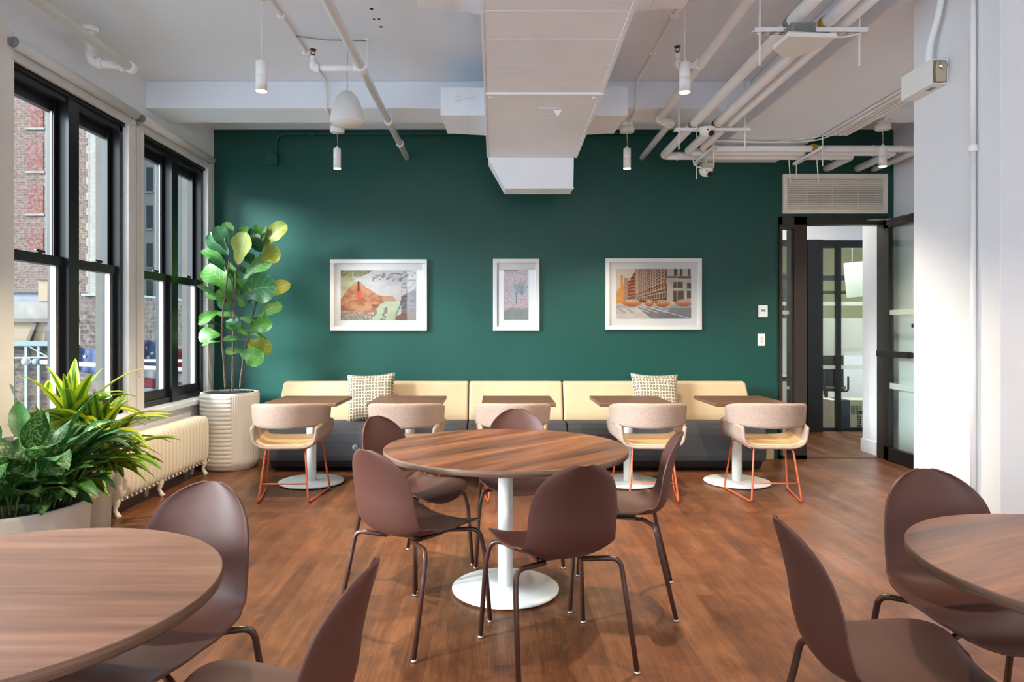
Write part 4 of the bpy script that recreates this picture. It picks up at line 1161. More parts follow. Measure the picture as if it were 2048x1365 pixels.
# ------------------------------------------------------------------ speakers
def speaker(x, y, label, rz=0):
    t = thing('pendant_speaker', label, 'speaker', (x, y, 2.86), rz, 'white bell-shaped hanging speakers')
    b = MB().lathe([(.121, 0), (.124, .004), (.122, .02), (.115, .08), (.100, .14), (.078, .19), (.050, .222), (.03, .235), (.0, .24)], n=48, caps=False).build('speaker_shell', M['speaker'], t)
    MB().lathe([(0, -.002), (.116, .0), (.119, .004)], n=48, caps=False).build('speaker_grille', M['plate'], t)
    MB().tube([(0, 0, .23), (.002, 0, ZC - 2.86)], .0025, 6).build('hanging_cable', M['galv'], t)
    MB().tube(catmull([(0, 0, .235), (.012, 0, .30), (-.008, 0, .36), (.01, 0, .44), (0, 0, ZC - 2.86)], 24), .0018, 6).build('signal_wire', M['plate'], t)
    return t
s1 = speaker(-1.09, 5.03, 'white bell-shaped speaker hanging in front of the beam on the window side')
s2 = speaker(3.29, 5.06, 'white bell-shaped speaker mostly hidden behind the column')

# ------------------------------------------------------------------ big duct
def duct_pt(px, py, z):
    Y = (z - CH) * F / (VY - py); return Vector(((px - VX) / F * Y, Y, z))
ZD = 2.85
dk = thing('air_duct', 'big white rectangular air duct running towards the green wall', 'air duct', (.3, 4, ZD))
def Dk(name, mb, mat, **kw): o = mb.build(name, mat, dk, **kw); o.location = (-.3, -4, -ZD); return o
def ductseg(mb, a, b, z0, z1, m=0):   # a=(xl,xr,y) b=(xl,xr,y)
    vs = [(a[0], a[2], z0), (a[1], a[2], z0), (b[1], b[2], z0), (b[0], b[2], z0), (a[0], a[2], z1), (a[1], a[2], z1), (b[1], b[2], z1), (b[0], b[2], z1)]
    mb.add(vs, [(0, 3, 2, 1), (4, 5, 6, 7), (0, 1, 5, 4), (1, 2, 6, 5), (2, 3, 7, 6), (3, 0, 4, 7)], m)
yj = (ZD - CH) * F / (VY - 187); ye = (ZD - CH) * F / (VY - 315)
xl = -.055; xr0 = .60; xrj = (1201 - VX) / F * yj; xre = (1150 - VX) / F * ye
mb = MB(); ductseg(mb, (xl + .02, xr0 - .02, YF + .1), (xl, xrj, yj - .004), ZD, 3.2); Dk('duct_section', mb, M['duct'], bevel=.003)
mb = MB(); ductseg(mb, (xl, xrj, yj + .004), (xl - .005, xre, ye), ZD, 3.18); Dk('duct_section', mb, M['duct'], bevel=.003)
# seams, flanges
mb = MB()
for py in (22, 80, 130, 168, 205, 238): 
    y_ = (ZD - CH) * F / (VY - py); k = (y_ - 2) / 4; mb.box(xl - .003, min(xrj, xr0 + (xrj - xr0) * max(0, (y_ - 2) / (yj - 2))) - .012, y_ - .0015, y_ + .0015, ZD - .0009, ZD + .02)
y_ = yj; mb.box(xl - .012, xrj + .02, y_ - .018, y_ + .018, ZD - .012, ZD + .012)
mb.bar((xr0 + .0, 1.5, ZD + .004), (xrj + .006, yj, ZD + .004), .022, .018); mb.bar((xrj + .006, yj, ZD + .004), (xre + .006, ye, ZD + .004), .022, .018)
mb.bar((xl - .006, 1.5, ZD + .004), (xl - .01, ye, ZD + .004), .014, .014)
for (x, y) in ((xl + .03, yj + .05), (xrj - .03, yj + .06)): mb.lathe([(.014, ZD - .014), (.016, ZD)], c=(x, y, 0), n=10)
Dk('duct_flange', mb, M['duct'])
mb = MB(); mb.box(.30, .42, yj + .28, yj + .31, ZD - .005, ZD); mb.prism([(.40, ZD), (.46, ZD), (.43, ZD - .045)], yj + .33, yj + .34, 'y'); Dk('access_tab', mb, M['duct'])
# dropping transition to the end
xa, xb = (1010 - VX) / F * (ye + .03), (1147 - VX) / F * (ye + .03)
z2 = CH + (VY - 377) / F * (ye + .04); y2b = (z2 - CH) * F / (VY - 389)
mb = MB()
vs = [(xl - .005, ye, ZD), (xre - .01, ye, ZD), (xb, ye + .04, z2), (xa, ye + .04, z2), (xl - .005, y2b, ZD), (xre - .01, y2b, ZD), (xb + .0, y2b, z2), (xa + .0, y2b, z2)]
mb.add(vs, [(0, 1, 2, 3), (4, 7, 6, 5), (0, 3, 7, 4), (1, 5, 6, 2), (3, 2, 6, 7), (0, 4, 5, 1)]); Dk('duct_transition', mb, M['duct'], bevel=.003)
mb = MB(); mb.box(xa - .005, xb + .005, ye + .035, ye + .05, z2 - .003, z2 + .004); mb.box(.25, .255, ye + .01, ye + .04, ZD - .14, ZD - .13); Dk('duct_seam', mb, M['duct'])
# side take-off boxes
def takeoff(x0, x1, y0, y1, side, name='branch_duct'):
    mb = MB(); z0, z1 = 2.975, 3.188
    if side < 0: poly = [(x0, y0), (x1, y0), (x1, y1 + .06), (x1 - .30, y1), (x0 + .02, y1)]
    else: poly = [(x0, y0), (x1, y0), (x1 - .02, y1), (x0 + .25, y1), (x0, y1 + .06)]
    mb.prism(poly, z0, z1, 'z'); o = Dk(name, mb, M['duct'], bevel=.003)
    xm = (x0 + x1) / 2 + .0; zc_ = (z0 + z1) / 2 + .02
    mb = MB(); mb.box(xm - .004, xm + .004, y0 - .0, y1 - .02, z0 - .0025, z0 + .01); mb.build('duct_seam', M['duct'], o)
    mb = MB(); mb.lathe([(.0, -.012), (.022, -.012), (.026, 0)], c=(xm - .05, y0, zc_), n=16, axis='y', caps=False); mb.bar((xm - .05, y0 - .012, zc_), (xm + .08, y0 - .014, zc_ + .008), .01, .012)
    d_ = mb.build('damper_handle', M['duct'], o)
takeoff(-.415, xl + .01, 5.2, 5.69, -1); takeoff(.66, 1.01, 5.2, 5.69, 1)
takeoff(-.405, xl + .01, 2.9, 3.48, -1); takeoff(.60, .98, 2.9, 3.48, 1)

# ------------------------------------------------------------------ pipes
def run(pts, r, n=16, br=.06): return MB().tube(bend(pts, br, 6), r, n)
def collar(mb, p, d, r, L=.03): 
    d = Vector(d).normalized(); p = Vector(p); mb.tube([p - d * L / 2, p - d * L / 2 * .8, p + d * L / 2 * .8, p + d * L / 2], [r * .9, r, r, r * .9], 18)
def sprinkler(t, x, y, z0, z1):
    mb = MB(); mb.tube([(x, y, z0), (x, y, z0 + .05)], .016, 12); mb.lathe([(.019, z0 + .035), (.021, z0 + .045), (.019, z0 + .055)], c=(x, y, 0), n=12); a = mb.build('riser', M['pipe'], t); a.location = -t.location
    mb = MB(); mb.lathe([(.012, z0 + .055), (.012, z0 + .07)], c=(x, y, 0), n=12); mb.tube([(x - .010, y, z0 + .07), (x - .013, y, z0 + .085), (x - .004, y, z0 + .10)], .0025, 6); mb.tube([(x + .010, y, z0 + .07), (x + .013, y, z0 + .085), (x + .004, y, z0 + .10)], .0025, 6)
    mb.lathe([(.0, z0 + .10), (.022, z0 + .10), (.023, z0 + .104), (.0, z0 + .106)], c=(x, y, 0), n=16, caps=False)
    h = mb.build('sprinkler_head', M['brass'], t); h.location = -t.location
def T_(t, name, mb, mat): o = mb.build(name, mat, t); o.location = -t.location; return o
# window-side sprinkler line
t = thing('sprinkler_pipe', 'white sprinkler pipe crossing above the speaker, with a short branch and upright head', 'pipe', (-.91, 4, 3.13))
mb = run([(-.905, YF + .1, 3.13), (-.915, YB, 3.13)], .029)
for y_, L in ((4.67, .10), (5.85, .06), (6.55, .02)): collar(mb, (-.912, y_, 3.13), (0, 1, 0), .037, L)
T_(t, 'pipe', mb, M['pipe'])
mb = MB(); mb.tube([(-.912, 4.67, 3.13), (-1.20, 4.67, 3.13)], .021, 14); collar(mb, (-.955, 4.67, 3.13), (1, 0, 0), .03, .03); collar(mb, (-1.215, 4.67, 3.13), (1, 0, 0), .03, .03)
mb.tube(bend([(-1.20, 4.67, 3.13), (-1.245, 4.67, 3.13), (-1.245, 4.67, 3.18)], .03, 5), .024, 14)
T_(t, 'branch_pipe', mb, M['pipe']); sprinkler(t, -1.245, 4.67, 3.155, 0)
mb = MB(); mb.tube([(-.912, 4.88, 3.155), (-.912, 4.88, ZC)], .005, 8); mb.tube([(-.912, 2.6, 3.155), (-.912, 2.6, ZC)], .005, 8); mb.lathe([(.018, ZC - .012), (.02, ZC)], c=(-.912, 4.88, 0), n=12); T_(t, 'hanger_rod', mb, M['pipe'])
# thin wire between conduit and hanger
item('ceiling_wire', 'thin grey wire tacked across the ceiling beside the sprinkler pipe', 'wire', MB().tube([(-1.41, 4.80, ZC - .012), (-1.2, 4.86, ZC - .016), (-.92, 4.88, ZC - .012)], .004, 6), M['galv'])
# pipe over the windows
t = thing('heating_pipe', 'white pipe above the windows turning up into the ceiling', 'pipe', (-2.56, 4, 3.18))
mb = run([(-2.56, YF + .1, 3.18), (-2.56, 4.79, 3.18)], .031); collar(mb, (-2.56, 4.79, 3.18), (0, 1, 0), .040, .06); T_(t, 'pipe', mb, M['pipe'])
mb = run([(-2.56, 4.77, 3.18), (-2.785, 4.70, 3.18), (-2.785, 4.70, ZC - .001)], .028, br=.045)
for p, d in (((-2.60, 4.757, 3.18), (1, .3, 0)), ((-2.735, 4.715, 3.18), (1, .3, 0)), ((-2.785, 4.70, 3.235), (0, 0, 1))): collar(mb, p, d, .038, .035)
mb.lathe([(.045, ZC - .03), (.06, ZC)], c=(-2.785, 4.70, 0), n=20)
T_(t, 'elbow_pipe', mb, M['pipe'])
# doorway-side sprinkler line
t = thing('sprinkler_pipe', 'white sprinkler pipe beside the duct with an offset elbow before the green wall', 'pipe', (1.4, 4, 3.13))
mb = run([(1.30, YF + .1, 3.13), (1.40, 5.86, 3.13), (1.515, 5.87, 3.13), (1.53, YB, 3.13)], .029, br=.045)
for p, d in (((1.378, 4.62, 3.13), (0, 1, 0)), ((1.40, 5.79, 3.13), (0, 1, 0)), ((1.45, 5.865, 3.13), (1, 0, 0)), ((1.517, 5.94, 3.13), (0, 1, 0))): collar(mb, p, d, .038, .05)
T_(t, 'pipe', mb, M['pipe'])
mb = MB(); mb.tube(bend([(1.375, 4.62, 3.13), (1.235, 4.62, 3.13), (1.235, 4.62, 3.17)], .03, 5), .022, 14); collar(mb, (1.25, 4.62, 3.13), (1, 0, 0), .029, .03); T_(t, 'branch_pipe', mb, M['pipe']); sprinkler(t, 1.235, 4.62, 3.155, 0)
# three insulated lines on the strut hangers
ZP = 3.03
def ins(label, x0, yc, r, xt, rr, tocol=None):
    z = 2.973 + r + .004
    t = thing('insulated_pipe', label, 'pipe', (x0, 4, z), 0, 'thick white insulated pipes under the ceiling')
    mb = run([(x0, YF + .1, z), (x0 + .01, yc, z), (xt, yc, z), (xt, YB, z)], r, 20, br=.07)
    collar(mb, (x0 + .15, yc, z), (1, 0, 0), r + .003, .02); collar(mb, (xt - .2, yc, z), (1, 0, 0), r + .003, .02); collar(mb, (xt - .45, yc, z), (1, 0, 0), r + .003, .015)
    T_(t, 'pipe', mb, M['pipe'])
ins('thick white insulated pipe closest to the duct on the strut hangers', 1.605, 6.57, .036, 3.44, 0)
ins('thick white insulated pipe in the middle of the strut hangers', 1.795, 6.42, .036, 3.76, 0)
ins('slimmer white insulated pipe at the beam side of the strut hangers', 1.89, 6.28, .030, 3.93, 0)
item('vertical_riser', 'x', 'pipe', MB().box(0, .01, 0, .01, 0, .01), M['pipe']) if False else None
# strut hangers
def strut(label, a, b, drop, foam, rodtop=ZC, mids=()):
    a = Vector(a); b = Vector(b); c = (a + b) / 2; t = thing('strut_hanger', label, 'pipe hanger', c, 0, 'slotted white strut hangers carrying pipes')
    d = (b - a).normalized(); L = (b - a).length; sd = d.cross(Vector((0, 0, 1)))
    mb = MB(); w_ = .041; zt = a.z; n_ = int(L / .05)
    for s in (-1, 1): mb.bar(a + sd * s * w_ / 2 - Vector((0, 0, .0105)), b + sd * s * w_ / 2 - Vector((0, 0, .0105)), .003, .021)
    # slotted web
    zb = Vector((0, 0, -.021))
    for s in (-1, 1): mb.bar(a + sd * s * .0135 + zb, b + sd * s * .0135 + zb, .0145, .003)
    for k in range(n_ + 1):
        p = a + d * L * (k / n_); mb.bar(p - d * .010 + zb, p + d * .010 + zb, .03, .003)
    T_(t, 'strut_channel', mb, M['pipe'])
    for p in (a + d * .035, b - d * .035):
        mb = MB(); top = rodtop if not callable(rodtop) else rodtop(p)
        mb.tube([p + Vector((0, 0, -drop)), Vector((p.x, p.y, top))], .0052, 8); mb.lathe([(.012, p.z - .03), (.012, p.z - .022)], c=(p.x, p.y, 0), n=6); mb.lathe([(.012, p.z), (.012, p.z + .008)], c=(p.x, p.y, 0), n=6)
        T_(t, 'threaded_rod', mb, M['pipe'])
    for (x, y, m) in foam:
        mb = MB(); mb.tube([(x, y - .02, 3.012) if abs(d.x) > .5 else (x - .02, y, 3.012), (x, y + .02, 3.012) if abs(d.x) > .5 else (x + .02, y, 3.012)], .0385, 20); T_(t, 'pipe_saddle', mb, m)
    return t
rt = lambda p: 3.08 if p.x > 2.13 and p.x < 2.92 else ZC
strut('slotted white strut hanger above the flat wireless panel', (1.40, 3.70, 2.971), (2.01, 3.70, 2.971), .20, [(1.609, 3.71, M['galv']), (1.80, 3.71, M['yellow_foam'])])
strut('slotted white strut hanger over the higher dome camera', (1.455, 5.53, 2.971), (2.06, 5.53, 2.971), .17, [(1.61, 5.54, M['galv']), (1.80, 5.54, M['brass'])])
strut('slotted strut running towards the wall above the lower dome camera', (1.955, 6.06, 2.971), (1.955, 6.66, 2.971), .17, [(1.96, 6.28, M['yellow_foam'])], ZC)
strut('slotted strut running towards the wall above the vent grille', (2.925, 6.06, 2.971), (2.925, 6.66, 2.971), .17, [(2.93, 6.28, M['yellow_foam']), (2.93, 6.42, M['brass'])], ZC)
# loose hanging rods in front of the grille
for px, y0_, y1_, lb in ((1578, 318, 366, 'thin white hanging rod in front of the grille corner, shortest gap to the green wall'), (1634, 318, 366, 'thin white hanging rod in front of the upper grille slats')):
    a = P(px, y0_, 6.57); b = P(px + 3, y1_, 6.57)
    item('hanging_rod', lb, 'rod', MB().tube([(a.x, 6.57, 2.979), tuple(a - Vector((0, 0, .03))), tuple(b)], .005, 8), M['pipe'])
# conduit bundle on the far side of the long beam
XB = [2.955, 3.005, 3.05, 3.095, 3.14]
for i, x in enumerate(XB):
    zc_ = 3.085 + (.0 if i < 2 else .0)
    item('electrical_conduit', ('thin white conduit tight against the long beam, first of the bundle', 'thickest white conduit of the bundle, second from the long beam', 'thin white conduit in the middle of the bundle beside the long beam', 'thin white conduit fourth from the long beam in the bundle', 'outermost thin white conduit of the bundle, farther from the long beam')[i], 'conduit', MB().tube(bend([(x, YF + .1, zc_), (x, 6.12, zc_), (x + .02, 6.25, zc_ + .08)], .05, 4), .0135 if i != 1 else .018, 10), M['pipe'], 'thin conduits bundled beside the long beam')
mb = MB(); mb.bar((2.93, 4.75, 3.108), (3.17, 4.75, 3.108), .03, .02); mb.tube([(2.96, 4.75, 2.80), (2.96, 4.75, ZC)], .005, 8)
for x in XB: mb.box(x - .006, x + .006, 4.735, 4.75, 3.06, 3.10)
item('conduit_rack', 'small strut with a hanging rod holding the conduit bundle', 'pipe hanger', mb, M['pipe'])
mb = MB(); mb.tube(catmull([(1.98, 6.2, 3.055), (2.2, 6.24, 3.06), (2.5, 6.22, 3.05), (2.8, 6.24, 3.06), (2.96, 6.1, 3.06), (3.0, 5.6, 3.065)], 30), .006, 6); mb.tube(catmull([(2.0, 6.2, 3.065), (2.3, 6.22, 3.058), (2.6, 6.25, 3.065), (2.95, 6.05, 3.065)], 30), .004, 6)
item('data_cable', 'thin pale cables lying along the top of the horizontal pipes', 'cable', mb, M['pipe'])

# ------------------------------------------------------------------ wireless panel under the near strut
ap = thing('wireless_panel', 'flat white wireless access panel under the strut hanger', 'wireless panel', (1.62, 3.66, 2.93))
mb = MB(); zb, zt_ = 2.858, 2.884
mb.prism([(1.51, 3.52), (1.78, 3.54), (1.765, 3.66), (1.69, 3.80), (1.60, 3.81), (1.50, 3.70)], zb, zt_, 'z'); T_(ap, 'panel_housing', mb, M['plate']).modifiers.new('b', 'BEVEL').width = .008
mb = MB(); mb.prism([(1.55, 3.57), (1.68, 3.57), (1.68, 3.66), (1.55, 3.66)], 2.892, 2.949, 'z'); o = T_(ap, 'junction_box', mb, M['galv'])
mb = MB()
for x in (1.58, 1.615, 1.65): mb.lathe([(.010, -.001), (.012, 0)], c=(x, 3.57, 2.92), n=16, axis='y')
mb.build('knockout', M['grey_plastic'], o)
T_(ap, 'mounting_plate', MB().box(1.54, 1.74, 3.55, 3.68, 2.884, 2.891), M['rust'])
T_(ap, 'cable', MB().tube(catmull([(1.75, 3.62, 2.90), (1.86, 3.66, 2.91), (1.97, 3.70, 2.945)], 12), .005, 8), M['pipe'])

# ------------------------------------------------------------------ dome cameras
def dome(c, r, label, box):
    t = thing('dome_camera', label, 'security camera', c, 0, 'white dome security cameras')
    pr = [(r * math.cos(R(a)), -r * .85 * math.sin(R(a))) for a in range(0, 91, 9)]
    MB().lathe([(0, .02), (r * 1.05, .02), (r * 1.08, .012), (r * 1.05, 0)] + pr, n=32, caps=False).build('camera_housing', M['plate'], t)
    mb = MB(); mb.lathe([(0, 0), (r * .42, 0), (r * .36, r * .22), (0, r * .26)], n=20, caps=False); o = mb.build('camera_eye', M['rubber'], t); o.location = (r * .35, -r * .62, -r * .48); o.rotation_euler = (R(122), 0, R(24))
    mb = MB(); mb.lathe([(0, -.001), (.006, -.001), (.006, .002)], c=(-.01, -r * .99, -.01), n=10, axis='y', caps=False); mb.build('sensor', M['rubber'], t)
    if box: MB().box(-.045, .065, -.04, .05, .02, .075).build('junction_box', M['lightbeige'], t); MB().tube([(0, 0, .07), (0, 0, .155)], .006, 8).build('drop_rod', M['pipe'], t); MB().tube(catmull([(-.04, -.02, .03), (-.10, -.02, .045), (-.125, -.02, .10), (-.08, 0, .15), (-.02, .0, .16)], 20), .006, 8).build('cable_loop', M['plate'], t)
    else: MB().tube(catmull([(-r, 0, .01), (-r - .025, 0, .02), (-r - .02, 0, .05), (-r + .01, .02, .07)], 12), .005, 8).build('cable_loop', M['plate'], t)
    return t
dome(P(1414, 256, 5.45) + Vector((0, 0, -.02)), .060, 'white dome camera fixed under the far strut among the pipes', False)
dome(P(1412, 343, 6.45), .060, 'white dome camera with beige box hanging lower, before the green wall', True)

# ------------------------------------------------------------------ on the column
em = thing('emergency_light', 'white emergency light box fixed high on the column', 'emergency light', (CX, 3.4, 2.6))
ya, yb = 3.37, 3.62; za = CH + (VY - 168) / F * ya; zb_ = CH + (VY - 118) / F * ya; xo = CX - .083
mb = MB()
mb.box(xo, xo + .008, ya, yb, za, zb_); mb.box(xo + .008, CX, ya, yb, zb_ - .006, zb_); mb.box(xo + .008, CX, ya, yb, za, za + .006); mb.box(xo + .008, CX - .006, ya + .06, yb, za + .006, zb_ - .006); mb.box(CX - .006, CX, ya, yb, za + .006, zb_ - .006)
T_(em, 'housing', mb, M['plate'])
mb = MB(); mb.box(xo + .012, CX - .008, ya + .02, ya + .06, za + .008, zb_ - .008); T_(em, 'recess', mb, M['lightbeige'])
mb = MB(); xc = (xo + CX) / 2 + .005; mb.prism([(xc - .024, za + .012), (xc + .020, za + .012), (xc + .028, zb_ - .04), (xc + .028, zb_ - .02), (xc - .02, zb_ - .012), (xc - .028, zb_ - .05)], ya - .004, ya + .03, 'y'); o = T_(em, 'lamp_head', mb, M['lightbeige'])
mb = MB(); mb.lathe([(0, -.012), (.017, -.012), (.020, -.008), (.021, .0)], c=(xc + .006, ya - .004, zb_ - .034), n=24, axis='y', caps=False); mb.build('lamp_lens', M['chrome'], o)
mb = MB(); mb.box(xo + .03, xo + .055, ya + .05, ya + .10, za - .001, za); mb.lathe([(.003, za - .001), (.003, za)], c=(xo + .045, ya + .13, 0), n=8); T_(em, 'label_plate', mb, M['grey_plastic'])
# flexible conduit
mb = MB(); pts = catmull([(CX - .035, 3.47, zb_ - .005), (CX - .032, 3.46, 2.78), (CX - .028, 3.40, 2.92), (CX - .026, 3.36, 3.08)], 90)
mb.tube(pts, [.015 + (.0022 if i % 2 else 0) for i in range(90)], 14)
item('flexible_conduit', 'ribbed flexible white conduit rising from the emergency light', 'conduit', mb, M['pipe'])
# vertical pipe on the column
yv = CX * F / (1953 - VX); mb = MB(); xv = CX - .016
zc1 = CH + (VY - 297) / F * yv
mb.tube([(xv, yv, zc1), (xv, yv, 3.08)], .013, 14); mb.tube([(xv, yv, .10), (xv, yv, zc1)], .0115, 14); collar(mb, (xv, yv, zc1), (0, 0, 1), .018, .03); mb.tube(bend([(xv, yv, .42), (xv, yv, .30), (xv + .01, yv + .01, .2), (xv + .016, yv + .01, .05)], .05, 5), .0115, 12)
item('column_pipe', 'slim white vertical pipe with a coupling running down the column', 'pipe', mb, M['pipe'])

# ------------------------------------------------------------------ roller blinds
def blind(y0, y1, label):
    t = thing('roller_blind', label, 'roller blind', (XL + .045, (y0 + y1) / 2, 3.06), 0, 'grey roller blinds rolled up over the windows')
    h = (y1 - y0) / 2
    MB().lathe([(0, -h), (.036, -h), (.036, h), (0, h)], n=28, axis='y', caps=False).build('blind_roll', M['blind'], t)
    mb = MB(); mb.box(-.034, -.030, -h + .01, h - .01, -.088, 0); mb.box(-.036, -.018, -h + .01, h - .01, -.092, -.076); mb.build('blind_fabric', M['blind'], t)
    mb = MB(); mb.lathe([(0, -h - .012), (.028, -h - .010), (.033, -h - .002)], n=20, axis='y', caps=False); mb.box(-.05, .0, -h - .02, -h - .012, -.02, .02); mb.box(-.05, .0, h + .006, h + .012, -.03, .03); mb.build('bracket', M['grey_plastic'], t)
    yy = h + .002
    MB().tube(bend([(.005, yy, .0), (.005, yy, -2.05), (.005, yy + .03, -2.12), (.005, yy + .05, -2.05), (.005, yy + .045, 0)], .03, 5), .0016, 5).build('chain', M['galv'], t)
    return t
blind(4.08, 5.47, 'grey roller blind rolled up over the window behind the striped plant'); blind(5.56, 6.93, 'grey roller blind rolled up over the window beside the green wall')
# ceiling holes
mb = MB()
for px, py, r_ in ((743, 18, .012), (748, 38, .009), (758, 38, .010), (762, 54, .012)):
    p = duct_pt(px, py, ZC); mb.lathe([(0, ZC - .001), (r_, ZC - .001), (r_, ZC)], c=(p.x, p.y, 0), n=14, caps=False)
struct(mb.build('trim_6', M['darkv']))
# ------------------------------------------------------------------ beyond the doorway
hw = MB(); hw.box(4.065, 4.20, 7.26, 7.55, 0, 3.0); struct(hw.build('wall_corridor', M['white_wall']))
struct(MB().box(4.05, 4.0655, 7.26, 7.565, 0, .14).build('baseboard_corridor', M['white_wall']))
struct(MB().box(XL, 8.5, YB + .16, 13.3, 3.0, 3.1).build('ceiling_corridor', M['white_wall']))
struct(MB().box(-3.15, -2.95, YB + .16, 13.2, -21, 12).build('wall_exterior', M['reveal']))
struct(MB().box(2.2, 8.0, 13.1, 13.2, 0, 3.1).build('wall_office_back', M['yellowwall']))
struct(MB().box(2.2, 2.35, YB + .16, 13.2, 0, 3.1).build('wall_office_left', M['white_wall']))
struct(MB().box(7.9, 8.0, YB + .16, 13.2, 0, 3.1).build('wall_office_right', M['white_wall']))
struct(MB().box(4.2, 8.0, YB + .16, YB + .3, 0, 3.1).build('wall_corridor_near', M['white_wall']))
pt = struct(empty('window_7', (4.3, 9.0, 0)))
def Pt(name, mb, mat): o = mb.build(name, mat, pt); o.location = (-4.3, -9, 0); return o
yp = 9.0
mb = MB(); mb.box(4.09, 4.285, 8.92, 9.12, 0, 2.52); mb.box(3.98, 4.10, 8.98, 9.10, 0, 2.52); mb.box(4.285, 6.5, yp, yp + .06, 2.42, 2.52); mb.box(4.285, 6.5, yp, yp + .06, 0, .045)
mb.box(4.50, 4.555, yp - .02, yp + .05, 0, 2.45); mb.box(5.4, 5.45, yp, yp + .06, 0, 2.5)
mb.box(4.285, 4.32, yp, yp + .06, 0, 2.45)
Pt('partition_frame', mb, M['black'])
mb = MB(); mb.box(2.4, 6.5, 8.96, 9.14, 2.52, 3.0); Pt('bulkhead', mb, M['white_wall'])
mb = MB(); mb.box(4.31, 6.4, yp + .03, yp + .036, .045, 2.42); Pt('pane', mb, M['part_glass'])
mb = MB(); mb.box(4.31, 6.4, yp + .025, yp + .028, 1.0, 1.49); mb.box(4.31, 6.4, yp + .025, yp + .028, 1.66, 1.71); mb.box(4.31, 6.4, yp + .025, yp + .028, .82, .87); Pt('frosted_film', mb, M['frost'])
# low wall with glass over it, left of the black corner post
pw = struct(empty('window_8', (3.3, 9.0, 0)))
def Pw(name, mb, mat): o = mb.build(name, mat, pw); o.location = (-3.3, -9, 0); return o
mb = MB(); mb.box(2.35, 3.98, 8.95, 9.08, 0, .66); mb.box(2.35, 3.96, 8.92, 8.95, 0, .13); Pw('low_wall', mb, M['white_wall'])
mb = MB(); mb.box(2.35, 3.98, 8.98, 9.05, .66, .72); mb.box(2.35, 3.98, 8.98, 9.05, 2.44, 2.52); mb.box(3.60, 3.64, 8.98, 9.05, .7, 2.5); Pw('partition_frame', mb, M['black'])
mb = MB(); mb.box(2.35, 3.97, 9.01, 9.016, .7, 2.46); Pw('pane', mb, M['part_glass'])
mb = MB(); mb.box(2.35, 3.97, 9.0, 9.004, .74, 1.49); mb.box(2.35, 3.97, 9.0, 9.004, 1.66, 1.71); Pw('frosted_film', mb, M['frost'])
struct(MB().box(4.2, 6.6, 11.6, 11.7, 0, .98).build('wall_office_low', M['white_wall']))
struct(MB().box(4.2, 6.6, 11.58, 11.72, .98, 1.03).build('trim_7', M['black']))
mb = MB()
for x in (4.2, 4.9, 5.5): mb.box(x, x + .06, 11.58, 11.7, .98, 2.3)
mb.box(4.2, 6.6, 11.58, 11.7, 2.18, 2.26); mb.box(4.2, 6.6, 11.58, 11.7, 1.95, 2.0)
struct(mb.build('trim_8', M['black']))
# office ceiling light
item('tube_light', 'long bright tube light on the office ceiling beyond the doorway', 'ceiling light', MB().bar((4.45, 9.5, 2.60), (5.35, 11.2, 2.86), .05, .03).tube([(4.5, 9.6, 2.61), (4.5, 9.6, 3.0)], .004, 6).tube([(5.3, 11.1, 2.84), (5.3, 11.1, 3.0)], .004, 6), M['tube_light'])
light('office_light', 'AREA', (4.9, 10.4, 2.70), 55, (1, .97, .9), shape='RECTANGLE', size=.3, size_y=2.2)
light('corridor_light', 'AREA', (3.5, 8.1, 2.97), 14, (1, .95, .88), shape='RECTANGLE', size=1.0, size_y=.4)
item('corridor_ceiling_panel', 'flat light panel in the corridor ceiling beyond the door', 'ceiling light', MB().box(3.0, 4.0, 7.9, 8.3, 2.975, 2.999), emis('panel_glow', (1, .95, .88, 1), 1.6))
a = P(1694, 587, 9.8); b = P(1740, 512, 9.8)
item('whiteboard', 'tilted white board hanging inside the office beyond the doorway', 'board', MB().bar((a.x, 9.85, 2.05), (5.6, 9.75, 2.10), .02, .50).tube([(a.x + .1, 9.85, 2.25), (a.x + .1, 9.85, 3.0)], .004, 6).tube([(5.5, 9.76, 2.3), (5.5, 9.76, 3.0)], .004, 6), M['whiteboard'])
# office chair
oc = thing('office_chair', 'black mesh office chair behind the glass partition', 'chair', (4.90, 10.1, 0))
mb = MB(); rows = []
for i in range(9):
    v = i / 8; rows.append([(-.24 + .48 * j / 8 * (1), .16 + .04 * math.cos((j - 4) / 4 * 1.2) + .05 * math.sin(v * PI), .52 + .52 * v) for j in range(9)])
mb.grid(rows); mb.build('backrest', M['mesh_black'], oc, solid=.02)
MB().box(-.25, .25, -.33, .16, .44, .50).build('seat', M['mesh_black'], oc, bevel=.03, seg=3)
mb = MB(); mb.tube([(.0, .16, .42), (.0, .25, .40), (0, .24, .75)], .02, 10); mb.prism([(.05, .42), (.30, .60), (.17, .75), (.28, .90), (.05, .9)], .19, .23, 'y'); mb.build('back_support', M['rubber'], oc)
for s in (-1, 1): MB().tube(bend([(s * .2, 0, .44), (s * .29, 0, .44), (s * .29, 0, .66)], .04, 4), .014, 8).build('armrest', M['rubber'], oc)
MB().tube([(0, 0, .10), (0, 0, .44)], .025, 12).build('gas_column', M['rubber'], oc)
mb = MB()
for k in range(5):
    a_ = R(72 * k + 20); mb.bar((0, 0, .12), (math.cos(a_) * .3, math.sin(a_) * .3, .075), .04, .03); mb.lathe([(.028, -.015), (.028, .015)], c=(math.cos(a_) * .3, math.sin(a_) * .3, .03), n=12, axis='y')
mb.build('star_base', M['rubber'], oc)
oc.rotation_euler.z = R(150)
